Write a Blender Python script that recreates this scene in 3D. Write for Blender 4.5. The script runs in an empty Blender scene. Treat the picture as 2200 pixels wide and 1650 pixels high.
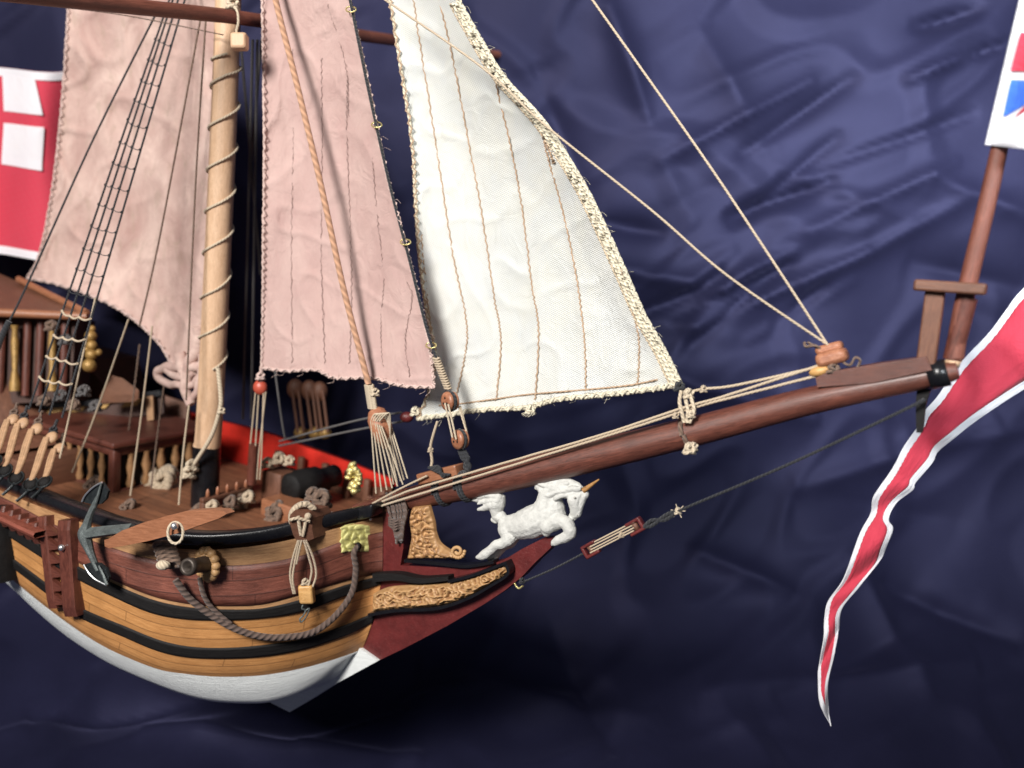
import bpy, math, random
from mathutils import Vector, Matrix, noise
random.seed(7)
V = Vector
# ------------------------------------------------------------------ camera, world, lamps, exposure
sc = bpy.context.scene
sc.unit_settings.system = 'METRIC'; sc.unit_settings.scale_length = 0.01      # one unit is a centimetre
F, CX, CY = 1900., 1100., 825.
_p, _r = math.radians(9), math.radians(5.4)
FW = V((0, math.cos(_p), -math.sin(_p))); R0 = V((1, 0, 0)); U0 = R0.cross(FW)
RT = math.cos(_r)*R0 + math.sin(_r)*U0; UP = -math.sin(_r)*R0 + math.cos(_r)*U0
cam = bpy.data.cameras.new('camera'); camo = bpy.data.objects.new('camera', cam); sc.collection.objects.link(camo)
camo.matrix_world = Matrix((( RT.x, UP.x, -FW.x, 0), (RT.y, UP.y, -FW.y, 0), (RT.z, UP.z, -FW.z, 0), (0, 0, 0, 1)))
cam.sensor_width = 36; cam.lens = 36*F/2200; cam.clip_start = 0.5; cam.clip_end = 2000
cam.dof.use_dof = True; cam.dof.focus_distance = 23.8; cam.dof.aperture_fstop = 0.12
sc.camera = camo
w = bpy.data.worlds.new('World'); sc.world = w; w.use_nodes = True
bg = w.node_tree.nodes['Background']; bg.inputs[0].default_value = (.75, .86, 1, 1); bg.inputs[1].default_value = .08
def area(name, loc, target, size, power, col, sy=None):
    l = bpy.data.lights.new(name, 'AREA'); l.size = size; l.energy = power; l.color = col
    if sy: l.shape = 'RECTANGLE'; l.size_y = sy
    o = bpy.data.objects.new(name, l); sc.collection.objects.link(o); o.location = loc
    o.rotation_euler = (V(target)-V(loc)).to_track_quat('-Z', 'Y').to_euler(); return o
area('window_light', (-27, -22, 26), (0, 30, -5), 15, 72000, (1, .97, .93))
side_fill = area('side_fill_light', (20, -8, 18), (17, 40, 9), 14, 9500, (.88, .94, 1)); side_fill.data.spread = math.radians(58)  # added fill lamp, brightens the upper right of the cloth and the flags
sc.view_settings.view_transform = 'Standard'; sc.view_settings.look = 'None'; sc.view_settings.exposure = 0
sc.view_settings.gamma = 1
sc.cycles.use_denoising = True; sc.cycles.max_bounces = 6

# ------------------------------------------------------------------ placing helpers
def ray(x, y): return FW + RT*((x-CX)/F) - UP*((y-CY)/F)
def PD(x, y, d): return ray(x, y)*d
def proj(q):
    z = q.dot(FW); return CX+F*q.dot(RT)/z, CY-F*q.dot(UP)/z
TH = math.radians(29)
A = -V((math.cos(TH), -math.sin(TH), 0)); N = V((-math.sin(TH), -math.cos(TH), 0)); Z = V((0, 0, 1))
STEM = PD(830, 1100, 27)
def CL(x, y, off=0.):          # on the ship's centre plane (or beside it)
    d = ray(x, y); t = (STEM.dot(N)+off)/d.dot(N); return d*t
def PZ(x, y, z):               # on a level at height z above the stem head
    d = ray(x, y); return d*((STEM.z+z)/d.z)
def E(s, o, z): return STEM + A*s + N*o + Z*z
def toE(q): q = q-STEM; return q.dot(A), q.dot(N), q.z
B = 5.1
def hb(s, B=B):
    u = min(max(s, 0)/7, 1); return .25+(B-.25)*(1-(1-u)**2.2)**.75
def HS(x, y, f=1., s0=0., side=1):      # where the view through a point meets the hull side
    d = ray(x, y); lo = None; t = 18.
    while t < 60:
        s, o, z = toE(d*t)
        if side > 0 and s > -2 and o < f*hb(s-s0): break
        if side < 0 and s > -2 and o < -f*hb(s-s0): break
        t += .05
    a, b = t-.05, t
    for _ in range(12):
        m = (a+b)/2; s, o, z = toE(d*m)
        if (o < f*hb(s-s0)) if side > 0 else (o < -f*hb(s-s0)): b = m
        else: a = m
    return d*b
def lerp(a, b, t): return a+(b-a)*t
def polyx(pts, x):             # y of a polyline at x (smoothed)
    pts = sorted(pts)
    if x <= pts[0][0]: i = 0
    elif x >= pts[-1][0]: i = len(pts)-2
    else: i = max(k for k in range(len(pts)-1) if pts[k][0] <= x)
    def m(k):
        a = pts[max(k-1, 0)]; b = pts[min(k+1, len(pts)-1)]; return (b[1]-a[1])/(b[0]-a[0])
    x0, y0 = pts[i]; x1, y1 = pts[i+1]; h = x1-x0; t = (x-x0)/h
    if t < 0 or t > 1: return lerp(y0, y1, t)
    return (2*t**3-3*t*t+1)*y0+(t**3-2*t*t+t)*h*m(i)+(-2*t**3+3*t*t)*y1+(t**3-t*t)*h*m(i+1)
def spline(pts, n=8):          # Catmull-Rom through tuples or vectors
    pts = [V(p) if len(p) == 3 else V((p[0], p[1], 0)) for p in pts]
    if len(pts) < 3: return [pts[0].lerp(pts[1], k/n) for k in range(n+1)]
    out = []
    for i in range(len(pts)-1):
        p0 = pts[max(i-1, 0)]; p1 = pts[i]; p2 = pts[i+1]; p3 = pts[min(i+2, len(pts)-1)]
        for k in range(n):
            t = k/n
            out.append(.5*((2*p1)+(p2-p0)*t+(2*p0-5*p1+4*p2-p3)*t*t+(3*p1-p0-3*p2+p3)*t**3))
    out.append(pts[-1]); return out

def pathCL(pts, off=0, n=8): return spline([CL(p[0], p[1], (p[2] if len(p) > 2 else off)) for p in pts], n)

# ------------------------------------------------------------------ geometry collector
class G:
    def __init__(s): s.v = []; s.f = []; s.uv = []; s.flat = set()
    def grid(s, rows, uvs=None, flat=False):
        b = len(s.v); nr = len(rows); nc = len(rows[0])
        for i, r in enumerate(rows):
            for j, p in enumerate(r):
                s.v.append(V(p)); s.uv.append(uvs[i][j] if uvs else (j/(nc-1), i/(nr-1)))
        for i in range(nr-1):
            for j in range(nc-1):
                if flat: s.flat.add(len(s.f))
                s.f.append((b+i*nc+j, b+i*nc+j+1, b+(i+1)*nc+j+1, b+(i+1)*nc+j))
        return s
    def tube(s, pts, r, n=8, cap=True, ell=1., upv=None):
        pts = [V(p) for p in pts]; m = len(pts)
        rr = r if callable(r) else ((lambda t: lerp(r[0], r[1], t)) if isinstance(r, tuple) else (lambda t: r))
        L = 0; rows = []; uvs = []; ref = upv
        for i, p in enumerate(pts):
            t = (pts[min(i+1, m-1)]-pts[max(i-1, 0)])
            if t.length < 1e-9: t = V((0, 0, 1))
            t.normalize()
            if i: L += (p-pts[i-1]).length
            if ref is None: ref = V((0, 0, 1)) if abs(t.z) < .9 else V((1, 0, 0))
            x = (ref-t*ref.dot(t)).normalized(); y = t.cross(x)
            if upv is None: ref = x
            q = rr(i/(m-1))
            rows.append([p+x*math.cos(2*math.pi*k/n)*q+y*math.sin(2*math.pi*k/n)*q*ell for k in range(n+1)])
            uvs.append([(L, k/n) for k in range(n+1)])
        s.grid(rows, uvs)
        if cap:
            for R, p, rev in ((rows[0], pts[0], True), (rows[-1], pts[-1], False)):
                b = len(s.v)
                for q in R[:n]: s.v.append(q); s.uv.append(((q-p).length, .3))
                ix = list(range(b, b+n)); s.f.append(tuple(ix if not rev else ix[::-1]))
        return s
    def ball(s, c, r, n=10, ax=None):
        c = V(c); r = (r, r, r) if not hasattr(r, '__len__') else r
        M = ax or (V((1, 0, 0)), V((0, 1, 0)), V((0, 0, 1)))
        rows = []
        for i in range(n+1):
            a = math.pi*i/n-math.pi/2; ca = max(math.cos(a), 1e-3)
            rows.append([c+M[0]*(math.cos(2*math.pi*k/(n*2))*ca*r[0])+M[1]*(math.sin(2*math.pi*k/(n*2))*ca*r[1])+M[2]*(math.sin(a)*r[2]) for k in range(n*2+1)])
        s.grid(rows); return s
    def box(s, c, ax, h, bev=0.):       # centre, three unit axes, half sizes
        c = V(c); X, Y, Zz = [V(a) for a in ax]; hx, hy, hz = h; b = min(bev, hx*.9, hy*.9, hz*.9)
        if b <= 0:
            vs = [c+X*(i*hx)+Y*(j*hy)+Zz*(k*hz) for i in (-1, 1) for j in (-1, 1) for k in (-1, 1)]
            for f in ((0, 1, 3, 2), (4, 6, 7, 5), (0, 4, 5, 1), (2, 3, 7, 6), (0, 2, 6, 4), (1, 5, 7, 3)):
                bb = len(s.v)
                P = [vs[i] for i in f]; e1 = P[1]-P[0]; e2 = P[2]-P[1]
                uv = [(0, 0), (e1.length, 0), (e1.length, e2.length), (0, e2.length)]
                if e2.length > e1.length: uv = [(q[1], q[0]) for q in uv]
                s.v += P; s.uv += uv; s.flat.add(len(s.f)); s.f.append((bb, bb+1, bb+2, bb+3))
            return s
        # rounded outline in X-Y extruded along Z with bevelled rims
        out = []
        for (cx, cy, a0) in ((1, 1, 0), (-1, 1, 90), (-1, -1, 180), (1, -1, 270)):
            for k in range(3):
                a = math.radians(a0+45*k); out.append((cx*(hx-b)+math.cos(a)*b, cy*(hy-b)+math.sin(a)*b))
        out.append(out[0]); rows = []; uvs = []
        for z, sh in ((-hz, b), (-hz+b*.3, b*.3), (-hz+b, 0), (hz-b, 0), (hz-b*.3, b*.3), (hz, b)):
            rows.append([c+X*(x*(1-sh/hx))+Y*(y*(1-sh/hy))+Zz*z for x, y in out])
            uvs.append([((x+y*.3) if hx > hz else z, z if hx > hz else (x+y)) for x, y in out])
        s.grid(rows, uvs)
        for R, rev in ((rows[0], 1), (rows[-1], 0)):
            bb = len(s.v); n = len(R)-1
            for q in R[:n]:
                s.v.append(q); d = q-c; s.uv.append((d.dot(X), d.dot(Y)) if hx > hy else (d.dot(Y), d.dot(X)))
            ix = list(range(bb, bb+n)); s.f.append(tuple(ix[::-1] if rev else ix))
        return s
    def prism(s, front, thick):          # closed outline of world points, pushed by vector thick
        n = len(front); t = V(thick); c = sum((V(p) for p in front), V())/n
        e = (V(front[1])-V(front[0])).normalized(); nn = t.normalized(); g = nn.cross(e)
        for off, rev in ((V((0, 0, 0)), 0), (t, 1)):
            b = len(s.v)
            for p in front: q = V(p)+off; s.v.append(q); s.uv.append(((q-c).dot(RT), (q-c).dot(UP)))
            ix = list(range(b, b+n)); s.flat.add(len(s.f)); s.f.append(tuple(ix[::-1] if rev else ix))
        L = 0
        for i in range(n):
            p, q = V(front[i]), V(front[(i+1) % n]); b = len(s.v); l = (q-p).length
            s.v += [p, q, q+t, p+t]; s.uv += [(L, 0), (L+l, 0), (L+l, t.length), (L, t.length)]; L += l
            s.flat.add(len(s.f)); s.f.append((b, b+1, b+2, b+3))
        return s
    def lathe(s, c, axis, prof, n=20):   # prof: (distance along the axis, radius)
        c = V(c); a = V(axis).normalized(); x = a.orthogonal().normalized(); y = a.cross(x)
        rows = [[c+a*h+(x*math.cos(2*math.pi*k/n)+y*math.sin(2*math.pi*k/n))*max(r, 1e-4) for k in range(n+1)] for h, r in prof]
        s.grid(rows, [[(h, k/n) for k in range(n+1)] for h, r in prof]); return s
def link(o): sc.collection.objects.link(o); return o
def tag(o, label=None, cat=None, group=None, kind=None):
    if label: o['label'] = label
    if cat: o['category'] = cat
    if group: o['group'] = group
    if kind: o['kind'] = kind
    return o
def base_of(g):
    xs = [p.x for p in g.v]; ys = [p.y for p in g.v]; zs = [p.z for p in g.v]
    return V(((min(xs)+max(xs))/2, (min(ys)+max(ys))/2, min(zs)))
def mk(name, g, mat, parent=None, base=None, smooth=True, label=None, cat=None, group=None, kind=None, weld=0):
    if parent is not None:
        base = V(parent['_b']) if '_b' in parent else V(parent.location)
    elif base is None: base = base_of(g)
    me = bpy.data.meshes.new(name); me.from_pydata([tuple(p-base) for p in g.v], [], g.f)
    uvl = me.uv_layers.new(name='UVMap'); lo = []
    for f in g.f:
        for i in f: lo += [g.uv[i][0], g.uv[i][1]]
    uvl.data.foreach_set('uv', lo)
    me.polygons.foreach_set('use_smooth', [smooth and (i not in g.flat) for i in range(len(g.f))])
    me.materials.append(mat); me.validate()
    o = link(bpy.data.objects.new(name, me))
    o['_b'] = tuple(base)
    if parent is not None: o.parent = parent
    else: o.location = base
    return tag(o, label, cat, group, kind)
def thing(name, base, label, cat, group=None):
    o = link(bpy.data.objects.new(name, None)); o.location = base; o['_b'] = tuple(base); o.empty_display_size = .3
    return tag(o, label, cat, group)

# ------------------------------------------------------------------ materials
class NB:
    def __init__(s, name):
        s.m = bpy.data.materials.new(name); s.m.use_nodes = True; s.t = s.m.node_tree; s.b = s.t.nodes['Principled BSDF']
        s.tc = s.t.nodes.new('ShaderNodeTexCoord'); s.out = s.t.nodes['Material Output']
    def n(s, t, **kw):
        x = s.t.nodes.new(t)
        for k, v in kw.items():
            if isinstance(v, (int, float, str, bool)) and hasattr(x, k): setattr(x, k, v)
        return x
    def l(s, a, b): s.t.links.new(a, b)
    def map(s, src, scale):
        m = s.n('ShaderNodeMapping'); s.l(s.tc.outputs[src], m.inputs[0]); m.inputs['Scale'].default_value = scale; return m.outputs[0]
    def noise(s, vec, scale, detail=4, rough=.6, dist=0):
        x = s.n('ShaderNodeTexNoise'); s.l(vec, x.inputs['Vector']); x.inputs['Scale'].default_value = scale
        x.inputs['Detail'].default_value = detail; x.inputs['Roughness'].default_value = rough; x.inputs['Distortion'].default_value = dist
        return x.outputs[0]
    def ramp(s, fac, stops):
        r = s.n('ShaderNodeValToRGB'); s.l(fac, r.inputs[0]); e = r.color_ramp.elements
        while len(e) < len(stops): e.new(.5)
        for i, (p, c) in enumerate(stops): e[i].position = p; e[i].color = (*c, 1) if len(c) == 3 else c
        return r.outputs[0]
    def mix(s, a, b, fac, mode='MIX'):
        x = s.n('ShaderNodeMix', data_type='RGBA', blend_type=mode)
        for v, i in ((fac, 0), (a, 6), (b, 7)):
            if isinstance(v, (int, float)): x.inputs[i].default_value = v if i == 0 else (v, v, v, 1)
            elif isinstance(v, tuple): x.inputs[i].default_value = (*v, 1)
            else: s.l(v, x.inputs[i])
        return x.outputs[2]
    def math(s, op, a, b=0.):
        x = s.n('ShaderNodeMath', operation=op)
        for v, i in ((a, 0), (b, 1)):
            if isinstance(v, (int, float)): x.inputs[i].default_value = v
            else: s.l(v, x.inputs[i])
        return x.outputs[0]
    def bump(s, h, strength, dist=.05):
        x = s.n('ShaderNodeBump'); s.l(h, x.inputs['Height']); x.inputs['Strength'].default_value = strength; x.inputs['Distance'].default_value = dist
        if s.b.inputs['Normal'].links: s.l(s.b.inputs['Normal'].links[0].from_socket, x.inputs['Normal'])
        s.l(x.outputs[0], s.b.inputs['Normal'])
    def set(s, **kw):
        for k, v in kw.items():
            i = s.b.inputs[k.replace('_', ' ')]
            if isinstance(v, tuple): i.default_value = (*v, 1)
            elif isinstance(v, (int, float)): i.default_value = v
            else: s.l(v, i)
def sep(b, src='UV'):
    x = b.n('ShaderNodeSeparateXYZ'); b.l(b.tc.outputs[src], x.inputs[0]); return x.outputs
def wood(name, dark, light, rough=.45, along=(1, 9, 9), coord='UV', planks=0, coat=0., blotch=.5, grain=1.):
    b = NB(name); v = b.map(coord, along)
    g = b.noise(v, 3.2*grain, 8, .68, .7); big = b.noise(b.tc.outputs['Object'], .9, 3, .5)
    mid = tuple((a+c)/2 for a, c in zip(dark, light))
    col = b.ramp(g, [(.3, dark), (.5, mid), (.68, light)])
    col = b.mix(col, tuple(c*.55 for c in dark), b.math('MULTIPLY', b.ramp(big, [(.42, (0, 0, 0)), (.72, (1, 1, 1))]), blotch))
    v2 = b.map(coord, tuple(a*5 for a in along)); fine = b.noise(v2, 3.2*grain, 3, .7)
    col = b.mix(col, tuple(c*.35 for c in dark), b.math('MULTIPLY', b.ramp(fine, [(.58, (0, 0, 0)), (.72, (1, 1, 1))]), .55))
    col = b.mix(col, tuple(min(1, c*1.45) for c in light), b.math('MULTIPLY', b.ramp(fine, [(.30, (1, 1, 1)), (.42, (0, 0, 0))]), .5))
    h = b.math('ADD', g, b.math('MULTIPLY', fine, .6))
    if planks:
        u, vv, _ = sep(b); w1 = b.math('FRACT', b.math('MULTIPLY', vv, planks)); e = b.math('ABSOLUTE', b.math('SUBTRACT', w1, .5))
        line = b.math('GREATER_THAN', e, .455)
        idx = b.math('FLOOR', b.math('MULTIPLY', vv, planks)); wn = b.n('ShaderNodeTexWhiteNoise'); wn.noise_dimensions = '1D'; b.l(idx, wn.inputs['W'])
        jt = b.math('FRACT', b.math('ADD', b.math('MULTIPLY', u, .19), b.math('MULTIPLY', wn.outputs[0], 3.7))); line = b.math('MAXIMUM', line, b.math('LESS_THAN', jt, .006))
        col = b.mix(col, b.mix(col, tuple(c*.6 for c in dark), .75), b.math('MULTIPLY', wn.outputs[0], .6))
        col = b.mix(col, tuple(c*.22 for c in dark), b.math('MULTIPLY', line, .5))
        h = b.math('SUBTRACT', h, b.math('MULTIPLY', line, 1.2))
    b.set(Base_Color=col, Roughness=b.math('ADD', b.math('MULTIPLY', g, .3), rough-.12), Coat_Weight=coat, Coat_Roughness=.25)
    b.bump(h, .35, .03); return b.m
def paint(name, col, rough=.45, var=.25, bump=.15, scale=2.5, metal=0., coat=0., worn=None, coord='Object', stretch=(1, 1, 1)):
    b = NB(name)
    if max(col) < .02: b.set(Specular_IOR_Level=.22)
    v = b.map(coord, stretch); g = b.noise(v, scale, 6, .65)
    c = b.ramp(g, [(.3, tuple(x*(1-var) for x in col)), (.7, tuple(min(1, x*(1+var*.6)) for x in col))])
    f = b.noise(v, scale*7, 4, .7)
    if worn: c = b.mix(c, worn, b.math('MULTIPLY', b.ramp(f, [(.6, (0, 0, 0)), (.7, (1, 1, 1))]), .6))
    b.set(Base_Color=c, Roughness=b.math('ADD', b.math('MULTIPLY', f, .3), rough-.15), Metallic=metal, Coat_Weight=coat, Coat_Roughness=.2)
    b.bump(b.math('ADD', g, b.math('MULTIPLY', f, .7)), bump, .04); return b.m
def rope_mat(name, col, pitch=9., depth=1., dk=.42):
    b = NB(name); u, v, _ = sep(b)
    ph = b.math('ADD', b.math('MULTIPLY', u, pitch), b.math('MULTIPLY', v, 2)); s = b.math('SINE', b.math('MULTIPLY', ph, 6.2832))
    s1 = b.math('ADD', b.math('MULTIPLY', s, .5), .5)
    n1 = b.noise(b.tc.outputs['Object'], 9, 5, .7)
    c = b.mix(tuple(x*dk for x in col), tuple(min(1, x*1.15) for x in col), b.math('ADD', b.math('MULTIPLY', s1, .7), .2))
    c = b.mix(c, tuple(x*.6 for x in col), b.math('MULTIPLY', n1, .6))
    b.set(Base_Color=c, Roughness=.85, Sheen_Weight=.15); b.bump(s1, .8*depth, .03); return b.m
def cloth(name, col, col2, weave=15., wb=.3, stain=(.55, .42, .3), stain_amt=.3, transl=.25, weave_col=.12, crump=1.):
    b = NB(name); u, v, _ = sep(b); k = 2*math.pi*weave
    a = b.math('SINE', b.math('MULTIPLY', b.math('ADD', u, b.math('MULTIPLY', v, .35)), k)); c2 = b.math('SINE', b.math('MULTIPLY', b.math('SUBTRACT', v, b.math('MULTIPLY', u, .3)), k))
    wv = b.math('MULTIPLY', a, c2)
    g = b.noise(b.map('UV', (1, .55, 1)), 1.1, 5, .62, .6); g2 = b.noise(b.map('UV', (1, .4, 1)), 3.1, 5, .7, .4)
    c = b.mix(col, col2, b.ramp(g, [(.35, (0, 0, 0)), (.7, (1, 1, 1))]))
    c = b.mix(c, stain, b.math('MULTIPLY', b.ramp(g2, [(.54, (0, 0, 0)), (.74, (1, 1, 1))]), stain_amt))
    c = b.mix(c, b.mix(c, (.35, .3, .28), .5), b.math('MULTIPLY', b.ramp(wv, [(.0, (0, 0, 0)), (1., (1, 1, 1))]), weave_col*2))
    vor = b.noise(b.map('UV', (1.2, .7, 1)), 2.0*crump, 4, .6, 1.6)
    b.set(Base_Color=c, Roughness=.8, Sheen_Weight=.1, Specular_IOR_Level=.25)
    sm_ = b.noise(b.map('UV', (1.6, .28, 1)), 2.4*crump, 4, .55, .8)
    b.bump(wv, wb, .012); b.bump(vor, .4, .14); b.bump(sm_, .3, .12)
    tr = b.n('ShaderNodeBsdfTranslucent'); b.l(c, tr.inputs[0]); mx = b.n('ShaderNodeMixShader'); mx.inputs[0].default_value = transl
    b.l(b.b.outputs[0], mx.inputs[1]); b.l(tr.outputs[0], mx.inputs[2]); b.l(mx.outputs[0], b.out.inputs[0]); return b.m
M = {}
M['mahog'] = wood('dark_mahogany_wood', (.055, .015, .010), (.17, .05, .032), .42, (.9, 7, 7), coat=.15)
M['spar'] = wood('stained_spar_wood', (.048, .015, .010), (.19, .060, .038), .42, (.7, 20, 9), coat=.2, blotch=.45)
M['yard'] = wood('yard_wood', (.11, .034, .022), (.25, .085, .055), .5, (.6, 9, 9))
M['mast'] = wood('pale_mast_wood', (.50, .31, .185), (.63, .42, .27), .5, (.4, 6, 6), blotch=.06)
M['band'] = wood('red_walnut_planking', (.085, .025, .017), (.29, .095, .062), .42, (.7, 8, 8), planks=2.2, blotch=.55, coat=.1)
M['plank'] = wood('honey_planking', (.42, .18, .055), (.68, .34, .125), .42, (.5, 7, 7), planks=3.0, blotch=.35, coat=.1)
M['strip'] = wood('tan_top_plank', (.26, .13, .06), (.50, .28, .13), .45, (.6, 7, 7), blotch=.45)
M['deck'] = wood('deck_planking', (.11, .038, .018), (.34, .14, .065), .6, (.5, 8, 8), planks=2.7, blotch=.3, coat=.05)
M['brown'] = wood('brown_wood', (.085, .034, .02), (.19, .08, .045), .5, blotch=.3)
M['darkw'] = wood('dark_cabin_wood', (.03, .012, .008), (.075, .03, .02), .6)
M['orange'] = wood('orange_brown_wood', (.20, .075, .035), (.36, .15, .075), .42, (.8, 7, 7), blotch=.25, coat=.15)
M['pear'] = wood('block_wood', (.26, .09, .045), (.45, .20, .11), .4, (1, 3, 3), 'Object', coat=.2)
M['tanblock'] = wood('yellow_block_wood', (.48, .25, .08), (.68, .40, .15), .4, (1, 3, 3), 'Object')
M['black'] = paint('black_paint', (.008, .008, .01), .3, .3, .25, 3, coat=.35, worn=(.03, .027, .024))
M['blackmat'] = paint('worn_black_paint', (.009, .008, .008), .6, .4, .5, 3, worn=(.03, .024, .018), coord='UV', stretch=(1, 5, 5))
M['white'] = paint('white_hull_paint', (.76, .78, .77), .36, .13, .7, 3, coord='UV', stretch=(.35, 7, 7))
M['redpaint'] = paint('red_paint', (.72, .035, .022), .45, .15, .2)
M['oxblood'] = paint('oxblood_paint', (.115, .018, .017), .38, .35, .5, 2.2, worn=(.22, .06, .05))
M['figure'] = paint('chalk_white_paint', (.58, .575, .54), .6, .18, .7, 6)
M['brass'] = paint('brass', (.80, .68, .30), .3, .3, .6, 6, metal=.75)
M['gold'] = paint('gilt', (.62, .36, .08), .35, .3, .4, 5, metal=.5)
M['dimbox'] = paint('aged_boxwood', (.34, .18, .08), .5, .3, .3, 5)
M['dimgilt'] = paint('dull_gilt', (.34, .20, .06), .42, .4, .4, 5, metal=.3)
M['iron'] = paint('grey_anchor_paint', (.12, .138, .135), .45, .5, .6, 4, worn=(.42, .44, .44), metal=.3)
M['irondark'] = paint('dark_iron', (.018, .022, .024), .4, .3, .3, 5, worn=(.2, .2, .2), metal=.3)
M['bronze'] = paint('bronze_gun', (.07, .055, .045), .45, .3, .2, 6, metal=.5)
M['pin'] = paint('bright_pin', (.75, .75, .75), .3, .1, .1, metal=.9)
M['rt'] = rope_mat('tan_rope', (.52, .41, .29), 9, .5, .68); M['rs'] = rope_mat('forestay_rope', (.56, .31, .19), 3.2)
M['rp'] = rope_mat('pale_rope', (.62, .51, .37), 9, .6, .62); M['rb'] = rope_mat('black_rope', (.022, .023, .028), 9)
M['rg'] = rope_mat('grey_brown_rope', (.19, .12, .085), 4.5); M['rc'] = rope_mat('cable_rope', (.13, .085, .068), 5.5, 1.3)
M['lanytan'] = paint('waxed_tan_cord', (.46, .28, .16), .55, .25, .4, 6); M['lany'] = rope_mat('lanyard_rope', (.50, .33, .22), 8, .4); M['rd'] = rope_mat('dim_grey_rope', (.13, .12, .12), 9); M['stitch'] = rope_mat('brown_stitching', (.62, .42, .27), 6)
M['stitch2'] = rope_mat('tan_edge_thread', (.74, .60, .42), 7); M['pstitch'] = rope_mat('pink_stitching', (.52, .34, .30), 6); M['cream'] = rope_mat('cream_bolt_rope', (.82, .74, .56), 7)
M['pinkrope'] = rope_mat('pink_bolt_rope', (.66, .48, .43), 7, .6, .7)
M['wsail'] = cloth('white_sail_cloth', (.80, .80, .74), (.74, .76, .75), 13.5, .9, (.66, .62, .50), .2, .22, .34)
M['psail'] = cloth('pink_sail_cloth', (.62, .44, .40), (.54, .36, .33), 17., .3, (.60, .38, .36), .35, .22, .06)
M['psail2'] = cloth('aft_pink_sail_cloth', (.76, .57, .50), (.52, .33, .29), 17., .15, (.46, .34, .26), .7, .25, .03)
M['cored'] = cloth('red_flag_cloth', (.66, .06, .10), (.58, .045, .08), 22., .15, (.55, .03, .05), .2, .25, .03)
M['cowhite'] = cloth('white_flag_cloth', (.85, .85, .88), (.82, .82, .87), 22., .1, (.8, .7, .65), .2, .25, .03)
M['coblue'] = cloth('blue_flag_cloth', (.05, .16, .72), (.06, .2, .75), 22., .1, (.06, .16, .6), .2, .2, .03)

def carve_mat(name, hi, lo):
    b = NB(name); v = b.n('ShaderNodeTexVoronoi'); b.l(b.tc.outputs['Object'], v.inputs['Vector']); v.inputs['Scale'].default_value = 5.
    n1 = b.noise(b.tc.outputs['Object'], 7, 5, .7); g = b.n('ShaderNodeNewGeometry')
    c = b.mix(lo, hi, b.ramp(g.outputs['Pointiness'], [(.44, (0, 0, 0)), (.54, (1, 1, 1))])); c = b.mix(c, lo, b.math('MULTIPLY', n1, .35))  # pointiness darkens the recesses: shade put into the carving's colour
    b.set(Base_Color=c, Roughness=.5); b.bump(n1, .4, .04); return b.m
M['carve'] = carve_mat('carved_boxwood', (.52, .31, .14), (.22, .10, .035)); M['carveg'] = carve_mat('carved_brass', (.66, .62, .25), (.28, .25, .06))

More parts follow.
